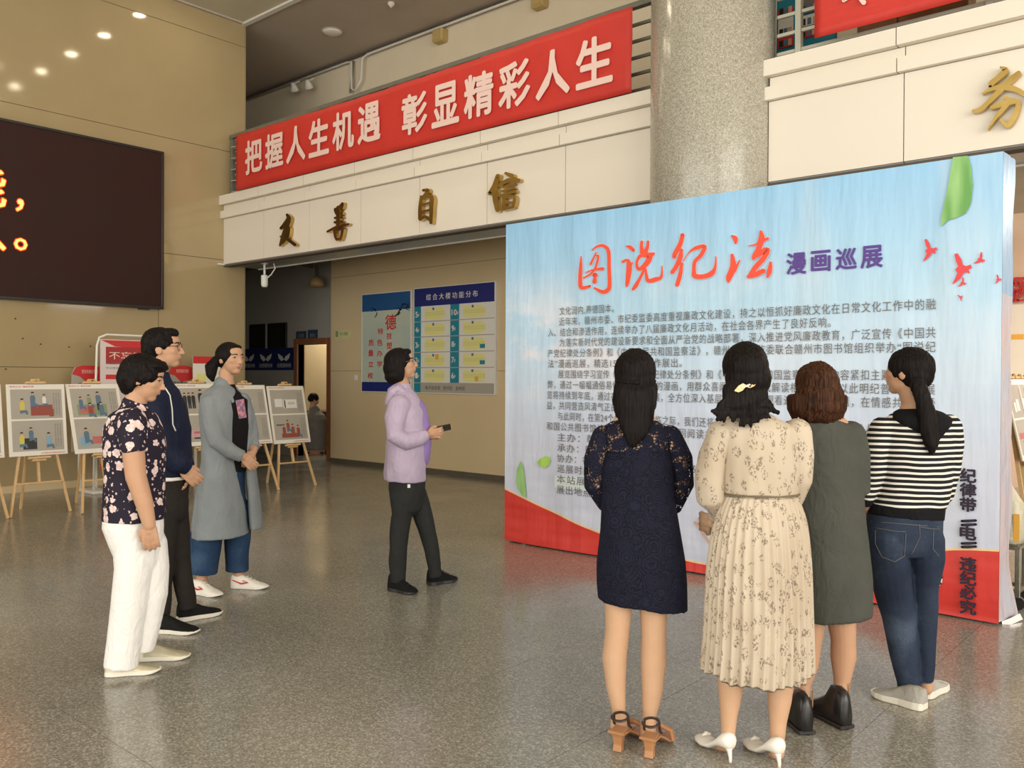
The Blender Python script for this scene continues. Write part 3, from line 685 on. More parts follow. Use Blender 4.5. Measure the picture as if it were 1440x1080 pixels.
for yc in (732.5, 738, 764, 769):
    a = onY(1362, yc, YT); mb = MB(); brush(mb, [[(-7, 1, 3), (0, 0, 3.4), (8, -1.5, 2.5)]], lambda x, y: V((a.x+x*.0052, YT-.003, a.z-y*.0052)), (0, .001, 0), V((0, 0, 0))); mb.build('quote_mark', M_DINK, dw)
# leaves and birds printed on the sheet
def flat(pts, m, name, k=0, fan=True):
    q = [onY(*p, YT-.0005*k) for p in pts]
    o = MB().add(q, [tuple(range(len(q)))]).build(name, m, dw, fixn=False); return o
def leafmat(n, a, b):
    m = mat(n, a, .5); nt, nd, lk, bs = nodes(m)
    t = tex(nt, 'ShaderNodeTexNoise', mapn(nt, objc(nt), (7, 1, 1.2), rot=(0, .2, 0)), Scale=1.6, Detail=2.0); r = ramp(nt, [(.35, a), (.65, b)]); lk.new(t.outputs['Fac'], r.inputs[0]); lk.new(r.outputs[0], bs.inputs['Base Color']); return m
ML1, ML2 = leafmat('green_leaf_print', (.13, .36, .08), (.34, .60, .22)), leafmat('lime_leaf_print', (.30, .58, .06), (.44, .70, .14))
flat([(1340, 221), (1361, 219), (1366, 236), (1368, 262), (1365, 286), (1358, 300), (1343, 307), (1334, 309), (1323, 319), (1324, 304), (1331, 272), (1336, 245)], ML1, 'printed_leaf')
flat([(732, 648), (736, 658), (738, 675), (740.5, 700), (735, 697), (728, 688), (725.5, 676), (727, 660)], ML1, 'printed_leaf')
flat([(755, 650), (760, 645), (767, 641), (773, 643), (774, 648), (771, 655), (766, 658), (760, 656)], ML2, 'printed_leaf')
def bird(cx_, cy_, s, rot):
    pts = [(-1, -1.9), (-.6, -2), (-.1, -1.2), (.1, -.5), (.5, -.35), (1.1, -.55), (1.25, -.1), (.8, .1), (1, .6), (.6, .5), (.3, .4), (-.1, 1.1), (-.8, 1.7), (-1.3, 2), (-.9, 1.2), (-.6, .5), (-.9, .1), (-.5, -.3), (-.8, -1)]
    c, s_ = math.cos(rot), math.sin(rot); flat([(cx_+s*(x*c-y*s_), cy_+s*(x*s_+y*c)) for x, y in pts], M_BIRD, 'printed_bird')
bird(1308, 352, 8, 0); bird(1353, 378, 11, 0); bird(1379, 365, 5, .5); bird(1354, 398, 3.8, .4); bird(1351, 418, 2.6, -.6); bird(1404, 393, 3.5, .1)
for q in (((1205, 695), (1213, 697), (1212, 706), (1206, 704)), ):
    flat(list(q), M_CHAR, 'printed_mark')
mb = MB(); c0 = lambda x, y: onY(x, y, YT)
brush(mb, [[(1213, 728, 1.6), (1208, 735, 2), (1213, 742, 1.6)], [(1208, 745, 2), (1214, 742, 1.5), (1217, 751, 1.6), (1210, 757, 2), (1215, 764, 1.4)]], c0, (0, .001, 0), V((0, 0, 0))); mb.build('printed_sketch', M_INK, dw, fixn=False)
mb = MB(); brush(mb, [[(976, 734, 1), (986, 741, 1.6), (1002, 733, 1.2)], [(984, 728, 1), (985, 745, 1.2), (998, 764, 1)], [(985, 729, 1), (1003, 730, 1)], [(990, 742, 1.2), (1000, 752, 1)]], c0, (0, .001, 0), V((0, 0, 0))); mb.build('printed_sketch', M_PAINT['skin'], dw, fixn=False)
mb = MB(); brush(mb, [[(1322, 796, 5), (1320, 806, 9), (1321, 818, 8), (1318, 824, 4)]], c0, (0, .001, 0), V((0, 0, 0))); mb.build('printed_hand', M_PAPER, dw, fixn=False)
mb = MB(); brush(mb, [[(1323, 795, 3), (1319, 806, 3), (1324, 812, 4)], [(1318, 818, 3), (1323, 821, 3)]], lambda x, y: onY(x, y, YT-.003), (0, .001, 0), V((0, 0, 0))); mb.build('printed_sketch', M_INK, dw, fixn=False)

# ---------------------------------------------------------------- notice boards on the rear wall
def wallboard(name, label, x0, x1, z0, z1, m):
    e = empty(name, (x0, YB, z0), label, 'notice board')
    boxo('board_panel', m, x0, YB-.03, z0, x1, YB-.001, z1, e)
    fr = MB().box(x0-.012, YB-.036, z0-.012, x0, YB, z1+.012).box(x1, YB-.036, z0-.012, x1+.03, YB, z1+.012).box(x0, YB-.036, z1, x1, YB, z1+.012).box(x0, YB-.036, z0-.012, x1, YB, z0)
    fr.build('board_frame', M_WHITE, e); return e
ms = mat('pale_green_board', (.60, .63, .48), .25, n=(1.2, (.40, .48, .44), .2))
x0, x1 = -11.32, -10.13; z0, z1 = 1.245, 2.85; yb = YB-.032
e = wallboard('motto_board', 'tall narrow pale board with red motto characters and blue end bands', x0, x1, z0, z1, ms)
boxo('header_band', M_BLUEP, x0, yb-.002, 2.57, x1, yb, z1, e); boxo('footer_band', M_NAVYP, x0, yb-.002, z0, x1, yb, 1.40, e)
def at(px, py): return onY(px, py, yb)
for c, px, py, h_ in (('德', 549.5, 453, .40), ('技', 547.5, 472.5, .165), ('塑', 547.5, 486, .17), ('能', 547.5, 502, .16), ('特', 535, 466, .16), ('色', 534, 481.5, .17), ('办', 534, 497, .16), ('学', 534, 512, .16), ('质', 522, 482, .17), ('量', 521.5, 496.5, .16), ('立', 521.5, 512, .15), ('校', 521, 528, .16)):
    h = h_*(.62 if c == '德' else .64); p = at(px, py); wq = h*1.08 if c == '德' else .135; text(c, M_REDP, (p.x-wq/2, yb-.001, p.z-h/2), (1, 0, 0), (0, 0, 1), wq, h, e, bold=.03)
mb = MB(); bf = lambda x, y: onY(480+x/6, 380+y/6, yb-.002)
brush(mb, [[(250, 315, 4), (270, 325, 8), (290, 335, 10), (285, 350, 3)], [(300, 350, 3), (297, 375, 8), (283, 398, 5)], [(265, 350, 3), (255, 345, 5)], [(455, 385, 10), (475, 370, 14), (490, 340, 12), (500, 330, 18)], [(470, 330, 5), (510, 310, 5), (545, 325, 7), (575, 340, 4)], [(510, 310, 4), (520, 285, 9), (560, 290, 5), (578, 280, 4)], [(545, 325, 5), (560, 300, 9), (575, 320, 4)], [(480, 375, 12), (495, 355, 8)]], bf, (0, .001, 0), V((0, 0, 0)))
mb.build('printed_plum_branch', M_INK, e, fixn=False)
x0, x1 = -10.04, -8.34; z0, z1 = 1.245, 2.87
e = wallboard('floor_guide_board', 'wide wall board of floor plans with dark blue header', x0, x1, z0, z1, M_PAPER)
boxo('header_band', M_NAVYP, x0, yb-.003, 2.59, x1, yb, z1, e)
t_ = at(605, 415); text('综合大楼功能分布', M_PAPER, (x0+.27, yb-.004, 2.675), (1, 0, 0), (0, 0, 1), 1.10, .10, e, bold=.02, space=1.5)
for k, c in enumerate('综合大楼功能分布'): pass
boxo('footer_band', M_GREYP, x0+.15, yb-.003, z0, x1, yb, 1.395, e)
text('电子阅览室   图书区   自修区', M_INK, (x0+.26, yb-.004, 1.29), (1, 0, 0), (0, 0, 1), .86, .06, e)
boxo('floor_number_strip', M_TEALP, x0, yb-.003, z0, x0+.15, yb, 2.59, e); boxo('floor_number_strip', M_TEALP, x0+.80, yb-.003, 1.395, x0+.985, yb, 2.59, e)
rw = (2.59-1.395)/5
for k in range(5):
    zb2 = 2.59-rw*(k+1)
    boxo('row_line', M_GREYP, x0, yb-.0035, zb2-.006, x1, yb-.0005, zb2+.006, e)
    for xo, nm, wd_ in ((x0, str(5-k), .65), (x0+.80, str(10-k), .70)):
        text(nm, M_PAPER, (xo+.03, yb-.005, zb2+.07), (1, 0, 0), (0, 0, 1), .055*len(nm), .09, e, bold=.03); text('F', M_PAPER, (xo+.03+.06*len(nm), yb-.005, zb2+.075), (1, 0, 0), (0, 0, 1), .03, .05, e, bold=.02)
        px0 = xo+(.15 if xo == x0 else .185)+.09; pw = .44
        pl = MB(); cxp = px0+pw/2; czp = zb2+rw*.48
        pts = [(px0, czp-.06), (px0+.06, czp-.085), (cxp, czp-.092), (px0+pw-.05, czp-.08), (px0+pw, czp-.05), (px0+pw, czp+.05), (px0+pw-.06, czp+.085), (cxp+.02, czp+.09), (cxp-.01, czp+.05), (cxp-.06, czp+.05), (cxp-.08, czp+.08), (px0+.03, czp+.085), (px0, czp+.05)]
        pl.poly([(a, yb-.002, b2) for a, b2 in pts], (0, .001, 0)); pl.build('floor_plan', M_YELP, e)
        for q in range(3):
            boxo('plan_line', M_GREYP, px0, yb-.0032, czp-.02+.022*q-.002, px0+pw, yb-.0024, czp-.02+.022*q+.001, e)
        boxo('plan_core', M_PAINT['blue'], cxp-.05, yb-.0036, czp+.055, cxp-.01, yb-.0026, czp+.095, e)
        if (k, xo == x0) in ((3, True), (4, False)): boxo('plan_room', M_ORP, cxp+.02, yb-.004, czp+.01 if k == 3 else czp-.08, cxp+.09, yb-.003, czp+.09 if k == 3 else czp-.01, e)
        if (k, xo == x0) in ((2, False), (3, False)): boxo('plan_room', M_TEALP, cxp+.12, yb-.004, czp-.07, cxp+.22, yb-.003, czp-.01, e)
# small things on the rear wall
p0, p1 = onY(471, 478, YB), onY(494, 463, YB); s = boxo('small_sign', mat('pale_green_sign', (.62, .62, .30), .5, n=(9, (.66, .55, .28))), p0.x, YB-.008, p0.z, p1.x, YB-.001, p1.z); tag(s, 'small pale green and yellow no smoking sign beside the motto board', 'sign')
text('禁止吸烟', M_PAINT['green'], (p0.x+.14, YB-.0095, p0.z+.07), (1, 0, 0), (0, 0, 1), .22, .06, s, bold=.02)
boxo('sign_plant', M_PAINT['green'], p0.x+.03, YB-.009, p0.z+.05, p0.x+.10, YB-.008, p1.z-.02, s)
p = onY(501, 531, YB); s = boxo('light_switch', M_WHITE, p.x-.045, YB-.012, p.z-.045, p.x+.045, YB-.001, p.z+.045, None, .004); tag(s, 'small white light switch below left of the motto board', 'switch'); boxo('rocker', M_PAPER, p.x-.02, YB-.015, p.z-.03, p.x+.02, YB-.012, p.z+.03, s)
# corridor wall posters, door signs, seated man's room
for i in range(3):
    x = DX0-.14-.60*(i+1); s = boxo('wall_poster', mat('dark_blue_poster', (.008, .014, .09), .4, n=(4, (.01, .02, .12))), x, YG-.014, 1.60, x+.595, YG-.001, 2.02)
    tag(s, ('dark blue poster with winged emblem nearest the orange door frame', 'middle of three dark blue posters in the dim corridor', 'leftmost of three dark blue posters in the dim corridor')[i], 'poster', 'dark blue corridor posters')
    cxp = x+.3; mb = MB()
    for sg in (-1, 1): mb.poly([(cxp, YG-.016, 1.80), (cxp+sg*.05, YG-.016, 1.86), (cxp+sg*.2, YG-.016, 1.92), (cxp+sg*.17, YG-.016, 1.83), (cxp+sg*.08, YG-.016, 1.77)], (0, .001, 0))
    mb.build('winged_emblem', M_PAPER, s); text('志愿服务岗', M_PAPER, (cxp-.22, YG-.016, 1.65), (1, 0, 0), (0, 0, 1), .44, .08, s)
for i, (a, b2) in enumerate(((-13.50, -13.19), (-13.14, -12.85))):
    s = boxo('door_sign', mat('slate_blue_sign', (.03, .07, .11), .4), a, YG-.012, 2.17, b2, YG-.001, 2.32 if i == 0 else 2.335); tag(s, ('left blue room sign above the orange door frame', 'right blue room sign above the orange door frame')[i], 'sign', 'blue room signs')
    text(('文化馆', '服务台')[i], M_GREYP, (a+.07, YG-.013, 2.20), (1, 0, 0), (0, 0, 1), b2-a-.14, .07, s)
boxo('office_wall_joint', M_JOINT, -14.66, 11.19, 0, -14.645, 11.2, 3.4, df)
dk = MB().box(-14.9, 10.62, .0, -13.0, 11.1, .74).build('office_desk', mat('dark_red_brown_desk', (.05, .022, .014), .4, n=(8, (.07, .03, .02)))); tag(dk, 'dark brown desk inside the office doorway', 'desk')
boxo('desk_top', MATS['dark_red_brown_desk'], -14.95, 10.58, .74, -12.95, 11.14, .78, dk)

# camera dome, hall camera under the fascia
p = onY(372, 375, YF+.25); e = MB().tube([(p.x, YF+.25, 3.165), (p.x, YF+.25, 2.98)], .016, 8).build('surveillance_camera', M_WHITE); tag(e, 'small white surveillance camera hanging under the gallery fascia', 'camera')
MB().lathe((p.x, YF+.25, 2.84), [(.035, -.03), (.05, 0), (.05, .14), (.03, .15)], 16).build('camera_housing', M_WHITE, e, smooth=False)
MB().lathe((p.x, YF+.25, 2.81), [(.015, -.03), (.035, -.02), (.04, 0)], 12).build('lens', M_BLACK, e)
MB().tube([(p.x+.05, YF+.25, 2.93), (p.x+.13, YF+.28, 2.99), (p.x+.2, YF+.3, 3.08), (p.x+.16, YF+.3, 3.15)], .009, 6).build('cable', M_WHITE, e)
MB().lathe((p.x, YF+.25, 3.15), [(.05, 0), (.05, .015)], 14).build('mount', M_WHITE, e)
# cables bundled behind the soffit
t = MB()
for k in range(5): t.tube([(-15.5, 8.6+.05*k, 3.5-.03*k), (-13, 8.7+.04*k, 3.40+.02*k), (-12.3, 9.0, 3.44-.02*k)], .014, 6)
o = t.build('cable_bundle', M_GAP); tag(o, 'dark bundle of cables under the dim corridor ceiling', 'cable')
d = MB().lathe((-12.55, 9.25, 3.15), [(.04, .10), (.12, .04), (.14, -.04), (.12, -.08), (.03, -.09)], 18).build('wall_lamp', mat('dim_amber_lamp', (.40, .27, .12), .4, n=(9, (.36, .24, .1))), smooth=True); tag(d, 'dim amber lamp fitting above the office door', 'lamp'); MB().tube([(-12.55, 9.25, 3.22), (-12.55, 9.25, 3.45)], .03, 8).build('stem', M_GAP, d)

# ---------------------------------------------------------------- easels
def fig(pts_list, org, ux, uz, s, nrm, par):
    for k, (m, pts) in enumerate(pts_list):
        q = [org+ux*(x*s)+uz*(y*s)+nrm*(.0016+.0004*k) for x, y in pts]
        MB().add(q, [tuple(range(len(q)))]).build('printed_figure', m, par, fixn=False)
def circ(x, y, r, n=8): return [(x+r*math.cos(2*PI*k/n), y+r*1.15*math.sin(2*PI*k/n)) for k in range(n)]
def man(x, y, s, c, sit=False):
    L = [(M_PAINT[c], [(x-.05*s, y), (x-.055*s, y+.16*s), (x-.03*s, y+.2*s), (x+.03*s, y+.2*s), (x+.055*s, y+.15*s), (x+.05*s, y)]), (M_PAINT['skin'], circ(x, y+.235*s, .032*s)), (M_PAINT['black'], [(x-.034*s, y+.24*s), (x-.03*s, y+.275*s), (x+.02*s, y+.28*s), (x+.034*s, y+.245*s)])]
    if not sit: L += [(M_PAINT['black'], [(x-.045*s, y-.16*s), (x-.045*s, y), (x+.045*s, y), (x+.045*s, y-.16*s), (x+.01*s, y-.16*s), (x, y-.03*s), (x-.01*s, y-.16*s)])]
    else: L += [(M_PAINT['blue'], [(x-.05*s, y-.08*s), (x-.05*s, y), (x+.1*s, y), (x+.12*s, y-.1*s), (x+.08*s, y-.1*s), (x+.06*s, y-.05*s)])]
    return L
def quad(c, x0, y0, x1, y1): return [(M_PAINT[c], [(x0, y0), (x0, y1), (x1, y1), (x1, y0)])]
SCN = {0: (quad('red', .40, .05, .88, .30)+quad('red', .80, .02, .9, .2)+man(.22, .18, 1.0, 'yellow', 1)+man(.45, .33, 1.0, 'blue', 1)+man(.70, .33, .8, 'white', 1), quad('black', .2, .02, .5, .28)+man(.18, .15, 1, 'yellow', 1)+man(.38, .28, .9, 'blue', 1)+man(.76, .12, 1, 'sky', 1)),
       1: (quad('green', .1, .03, .8, .3)+quad('rose', .15, .08, .5, .25)+man(.2, .25, .9, 'blue', 1)+man(.4, .3, .9, 'green', 1)+man(.62, .32, 1.1, 'blue')+man(.66, .08, 1, 'blue', 1)+man(.4, .06, 1, 'red', 1), quad('sky', .05, .05, .28, .28)+quad('rose', .35, .1, .85, .28)+man(.22, .2, 1.1, 'blue', 1)+man(.62, .2, .8, 'red', 1)+man(.78, .2, .8, 'pink', 1)),
       2: (sum([man(.15+.12*k, .28, 1.0, 'black') for k in range(3)], [])+man(.6, .28, 1.3, 'black')+man(.8, .26, 1.2, 'black'), quad('pink', .2, .1, .8, .3)+quad('black', .3, .06, .7, .1)+quad('black', .05, .35, .2, .38)+quad('rose', .3, .2, .6, .26)),
       3: (quad('white', .45, .12, .7, .36)+quad('white', .2, .1, .4, .3), quad('rose', .1, .3, .6, .42)+quad('sky', .3, .04, .7, .2)+quad('black', .3, .23, .55, .25)),
       4: (quad('white', .1, .18, .36, .42)+quad('white', .38, .14, .85, .4)+quad('black', .42, .15, .46, .38)+quad('black', .55, .3, .78, .31)+quad('black', .55, .26, .78, .27), man(.45, .28, 1, 'red', 1)+man(.3, .16, 1, 'red', 1)+man(.6, .16, 1, 'red', 1)+man(.78, .12, 1, 'red', 1)+quad('red', .2, .04, .8, .16)+quad('black', .05, .4, .25, .43))}
def easel(y0, xt, xb, label, scene, zt=1.39, zb=.63, wid=.585, tilt=0.0, back=-1, label2=None, xbase=None):
    """board facing +X; y0 left edge, xt/xb X of its top and bottom edge"""
    e = empty('easel', ((xt+xb)/2, y0+wid/2, 0), label, 'easel', 'pine display easels')
    O = V((xb, y0, zb)); ux = V((tilt, 1, 0)).normalized(); top = V((xt, y0+tilt*0, zt)); uz = (top-O); H = uz.length; uz.normalize(); uz = (uz-ux*uz.dot(ux)).normalized(); nr = ux.cross(uz)
    def Q(u, v_, w_=0): return O+ux*u+uz*v_+nr*w_
    def slab(name, m, u0, v0, u1, v1, w0, w1, par, bv=0):
        mb = MB(); vs = [Q(u, v_, w_) for w_ in (w0, w1) for v_ in (v0, v1) for u in (u0, u1)]
        mb.add(vs, [(0, 2, 3, 1), (4, 5, 7, 6), (0, 1, 5, 4), (2, 6, 7, 3), (0, 4, 6, 2), (1, 3, 7, 5)]); return mb.build(name, m, par, bevel=bv)
    bdp = empty('cartoon_poster', O, label2 or (label.replace('pine easel holding', 'white').replace('pine easel with', 'white')+' panel'), 'poster', 'cartoon panels on the easels')
    slab('panel_board', M_PAPER, 0, 0, wid, H, -.006, .006, bdp, .002)
    slab('panel_edge', M_WOODP, .002, .002, wid-.002, H-.002, -.012, -.006, bdp)
    text('“图说纪法”漫画巡展', M_REDP, Q(.02, H-.035, .0066), ux, uz, .25, .02, bdp, bold=.01)
    text('中共赣州市纪律检查委员会', M_REDP, Q(wid-.27, .014, .0066), ux, uz, .24, .017, bdp, bold=.01)
    for k in range(2):
        v0, v1 = ((H*.515, H-.055), (.05, H*.49))[k]
        slab('printed_picture', M_GREYP, .035, v0, wid-.035, v1, .006, .0072, bdp)
        fig(SCN[scene][k], Q(.045, v0+.01, .0072), ux, uz, .46, nr, bdp)
        for q in range(3):
            text('反腐倡廉从我做起守纪律', M_INKG, Q(wid-.058-.026*q, v0+.03, .0076), uz, -ux, (v1-v0)*.78, .016, bdp, name='caption')
    # easel frame: two front legs, rear leg, cross bars, shelf and head clamp
    Fy = -.03; apex = Q(wid/2, H+.03, -.035); sh = .030
    fx = xb + (xb-xt)/(zt-zb)*zb - .03
    for sg in (-1, 1):
        a = apex+ux*sg*.045; b2 = V((fx, y0+wid/2+sg*.30, 0)); b2.x = (xbase if xbase is not None else fx)
        MB().bar(b2+V((0, 0, .002)), a, .034, .022, hint=ux).build('leg', M_WOODP, e, bevel=.002)
    MB().bar(V((xt+back*.42, y0+wid/2, .002)), apex-ux*0+V((back*.03, 0, -.05)), .034, .022, hint=ux).build('leg', M_WOODP, e, bevel=.002)
    bx = (xbase if xbase is not None else fx)
    L = lambda t, sg: (V((bx, y0+wid/2+sg*.30, 0))*(1-t)+(apex+ux*sg*.045)*t)
    MB().bar(L(.24, -1)+nr*.012, L(.24, 1)+nr*.012, .034, .018).build('cross_bar', M_WOODP, e, bevel=.002)
    mdl = (L(.24, -1)+L(.24, 1))/2
    MB().bar(mdl-nr*.006, apex-V((0, 0, .06)), .045, .018, hint=ux).build('mast', M_WOODP, e, bevel=.002)
    slab('shelf', M_WOODP, wid/2-.11, -.035, wid/2+.11, -.012, -.03, .03, e, .003); slab('shelf', M_WOODP, wid/2-.07, -.06, wid/2+.07, -.035, -.028, .012, e, .004)
    slab('head_clamp', M_WOODP, wid/2-.10, H+.004, wid/2+.10, H+.030, -.03, .02, e, .004); slab('head_clamp', M_WOODP, wid/2-.045, H+.030, wid/2+.045, H+.06, -.025, .012, e, .008)
    MB().lathe(tuple(Q(wid/2, H+.035, .02)), [(.010, 0), (.010, .012)], 10, 'x').build('wing_screw', M_GOLD, e)
    return e
easel(2.74, -9.96, -9.84, 'pine easel cut by the left frame edge below the screen', 3, label2='white cartoon panel cut by the left frame edge')
easel(3.373, -9.95, -9.85, 'pine easel with yellow-shirted cartoon figures at a red desk', 0, label2='white cartoon panel with yellow-shirted figures at red desks')
easel(3.985, -9.99, -9.72, 'pine easel behind the short-haired woman in white trousers', 1, label2='white cartoon panel with a group on green ground and a blue chair')
easel(5.25, -9.98, -9.80, 'pine easel between the man in navy and the woman in grey coat', 2, label2='white cartoon panel of black silhouettes behind the grey coat')
easel(5.93, -9.98, -9.78, 'pine easel mostly hidden behind the woman in grey coat', 3, zt=1.37, zb=.61, label2='white cartoon panel half hidden behind the woman in grey coat')
easel(6.545, -9.98, -9.80, 'rightmost pine easel of the left row beside the office doorway', 4, zt=1.355, zb=.59, label2='white cartoon panel with open books, rightmost of the left row')
# easels seen at the right frame edge
def side_easel(y, x, label, l2):
    e = easel(y, x, x+.16, label, 3, label2=l2); return e
for k, (px, yy) in enumerate(((1424, 9.3), (1432, 9.9), (1440, 10.6))):
    p = onY(px, 600, yy)
    easel(yy-.3, p.x-.02, p.x+.14, ('front pine easel right of the display wall by the steel cart', 'middle pine easel right of the display wall', 'farthest pine easel right of the display wall')[k], 3, zt=1.5, zb=.75, xbase=p.x+.2, label2=('front white panel right of the display wall', 'middle white panel right of the display wall', 'farthest white panel right of the display wall')[k])
for c, px in (('主', 1424), ('题', 1434)):
    p = onY(px, 407, 13.55); o = text(c, M_REDP, (p.x-.09, 13.55, p.z-.17), (1, 0, 0), (0, 0, 1), .17, .34, None, depth=.03, bold=.0, name='wall_character'); tag(o, 'dark red wall character '+('nearest the display wall', 'at the right frame edge')[c == '题'], 'character')
o = boxo('notice_panel', M_PAPER, onY(1417, 430, 13.5).x, 13.5, 1.3, onY(1450, 430, 13.5).x, 13.58, onY(1430, 428, 13.5).z); tag(o, 'bright white notice panel on the far right wall', 'notice board')
boxo('printed_picture', M_ORP, o.bound_box[0][0]+.05, 13.495, 2.05, o.bound_box[0][0]+.20, 13.5, 2.12, o)

# frame stand with red poster on the left
XS = -11.15
e = empty('poster_stand', (XS, 5.1, 0), 'white tubular poster stand with red headed poster behind the easels', 'stand')
a = onX(135, 470, XS); b2 = onX(192, 470, XS); y0s, y1s, zt = onX(134, 560, XS).y, onX(134, 560, XS).y+.95, a.z-.0
MB().tube([(XS, y0s-.02, .03), (XS, y0s, 1.2), (XS, y0s+.02, zt-.14), (XS, y0s+.05, zt-.04), (XS, y0s+.14, zt), (XS, y1s-.14, zt), (XS, y1s-.05, zt-.04), (XS, y1s-.02, zt-.14), (XS, y1s, 1.2), (XS, y1s+.02, .03)], .015, 8).build('tube_frame', M_WHITE, e, smooth=True)
for yy in (y0s, y1s): boxo('foot', M_WHITE, XS-.22, yy-.12, 0, XS+.22, yy+.10, .04, e, .008)
boxo('poster_sheet', mat('pale_pink_poster', (.72, .62, .60), .4, n=(3, (.70, .58, .57))), XS-.004, y0s+.06, .3, XS+.004, y1s-.06, zt-.06, e)
xs = XS+.0046
boxo('red_footer', M_REDP, XS+.004, y0s+.06, .3, XS+.0052, y1s-.06, .62, e)
MB().add([(xs, y0s+.07, zt-.07), (xs, y1s-.07, zt-.07), (xs, y1s-.07, zt-.20), (xs, y0s+.45, zt-.16), (xs, y0s+.25, zt-.15)], [(0, 1, 2, 3, 4)]).build('red_header', M_REDP, e, fixn=False)
z = onX(165, 488, XS).z; z2 = onX(165, 512, XS).z
boxo('title_block', mat('dark_red_block', (.38, .03, .03), .5), XS+.004, y0s+.13, z2, XS+.0055, y1s-.1, z, e)
text('不忘初心', M_LETTER, (XS+.0065, y0s+.17, z2+.06), (0, 1, 0), (0, 0, 1), .6, z-z2-.12, e, bold=.01)
z = onX(160, 530, XS).z; boxo('title_block', M_REDP, XS+.004, y0s+.13, z-.03, XS+.0055, y0s+.5, z+.03, e)
for k in range(2): text('牢记使命教育实践活动', M_INKG, (XS+.0065, y0s+.13, z+.10+.06*k), (0, 1, 0), (0, 0, 1), .42, .03, e)
# rounded red and grey notice boards behind
def roundsign(pxl, pxr, label, xp=-11.5):
    yl, yr = onX(pxl, 540, xp).y, onX(pxr, 540, xp).y; zt = onX(pxl, 513, xp).z
    e = empty('floor_notice', (xp, (yl+yr)/2, 0), label, 'sign')
    pts = [(xp, yl, .5), (xp, yl, zt-.12), (xp, yl+.04, zt-.03), (xp, yl+.12, zt), (xp, yr-.12, zt), (xp, yr-.04, zt-.03), (xp, yr, zt-.12), (xp, yr, .5)]
    MB().poly(pts, (-.02, 0, 0)).build('sign_panel', M_GREYP, e)
    MB().poly([(xp+.003, yl, zt-.12), (xp+.003, yl+.05, zt-.03), (xp+.003, yl+.12, zt-.005), (xp+.003, yr-.12, zt-.005), (xp+.003, yr-.03, zt-.03), (xp+.003, yr, zt-.2), (xp+.003, (yl+yr)/2, zt-.24), (xp+.003, yl+.1, zt-.15)], (.001, 0, 0)).build('red_header', M_REDP, e)
    text('党员先锋示范岗', M_LETTER, (xp+.006, yl+.12, zt-.11), (0, 1, 0), (0, 0, 1), yr-yl-.2, .05, e)
    text('服务群众', M_INK, (xp+.006, yl+.08, zt-.29), (0, 1, 0), (0, 0, 1), .2, .06, e, bold=.01)
    for yy in (yl+.1, yr-.1): MB().bar((xp-.01, yy, .0), (xp-.01, yy, .6), .03, .03).build('leg', M_WHITE, e)
roundsign(101, 146, 'red and grey rounded notice left of the white poster stand')
roundsign(236, 272, 'red and grey rounded notice right of the man in navy')
yl, yr = onX(271.5, 520, -11.3).y, onX(310, 520, -11.3).y; zt = onX(271, 501, -11.3).z
e = empty('poster_stand', (-11.3, (yl+yr)/2, 0), 'small red topped poster stand left of the woman in grey coat', 'stand')
boxo('poster_sheet', M_PAPER, -11.31, yl, .6, -11.3, yr, zt, e); boxo('red_header', M_REDP, -11.3, yl, zt-.1, -11.298, yr, zt, e); boxo('printed_picture', M_YELP, -11.3, yl+.05, zt-.36, -11.298, yl+.2, zt-.24, e); boxo('printed_picture', M_PAINT['green'], -11.3, yl+.05, zt-.42, -11.2975, yl+.2, zt-.36, e)
for yy in (yl+.05, yr-.05): MB().bar((-11.32, yy, 0), (-11.32, yy, .9), .03, .03).build('leg', M_WHITE, e)

# steel cart with carrier bag behind the right end of the display
ct = empty('hand_cart', (-1.0, 6.45, 0), 'low steel cart behind the right end of the display wall', 'cart')
c0_ = onY(1427, 800, 6.45).x; M_STEEL = mat('worn_steel', (.30, .29, .24), .35, .8, n=(12, (.22, .21, .17)))
cxa, cxb, cya, cyb = c0_-.12, c0_+.03, 6.38, 6.60
for x in (cxa, cxb):
    for y in (cya, cyb): boxo('post', M_STEEL, x-.015, y-.015, .08, x+.015, y+.015, .40, ct, .003); MB().lathe((x, y, .045), [(.045, -.012), (.045, .012)], 14, 'y').build('wheel', M_BLACK, ct)
for z in (.12, .40):
    boxo('rail', M_STEEL, cxa, cya-.014, z-.012, cxb, cya+.014, z+.012, ct); boxo('rail', M_STEEL, cxa, cyb-.014, z-.012, cxb, cyb+.014, z+.012, ct)
    for x in (cxa, cxb): boxo('rail', M_STEEL, x-.012, cya, z-.012, x+.012, cyb, z+.012, ct)
boxo('tray', M_STEEL, cxa, cya, .405, cxb, cyb, .42, ct)
for z in (.2, .3): MB().lathe((cxb, cya-.02, z), [(.012, -.006), (.012, .006)], 8, 'y').build('rivet', M_STEEL, ct)
bagm = mat('translucent_printed_bag', (.58, .54, .40), .35, n=(5, (.50, .46, .34)), bump=(9, .8, .03))
vs = []; fs = []
for j in range(13):
    t = j/12; hw = (.085+.012*math.sin(t*PI))*(1-.75*max(0, (t-.55)/.45)**1.3); hd = .09*(1-.8*t**2)+.01
    for k in range(20):
        a = 2*PI*k/20; cs, sn = math.cos(a), math.sin(a); q = 1/(abs(cs)**3+abs(sn)**3)**(1/3)
        n_ = 1+.10*noise.noise(V((cs*2, sn*2, t*4)))
        vs.append((c0_-.045+hw*cs*q*n_-.02*t*t, 6.49+hd*sn*q*n_, .421+.40*t))
for j in range(12):
    for k in range(20): a = j*20+k; b2 = j*20+(k+1) % 20; fs.append((a, b2, b2+20, a+20))
fs.append(tuple(reversed(range(20)))); fs.append(tuple(range(240, 260)))
bg_ = MB().add(vs, fs).build('carrier_bag', bagm, smooth=True); tag(bg_, 'pale printed plastic carrier bag standing on the steel cart', 'bag')
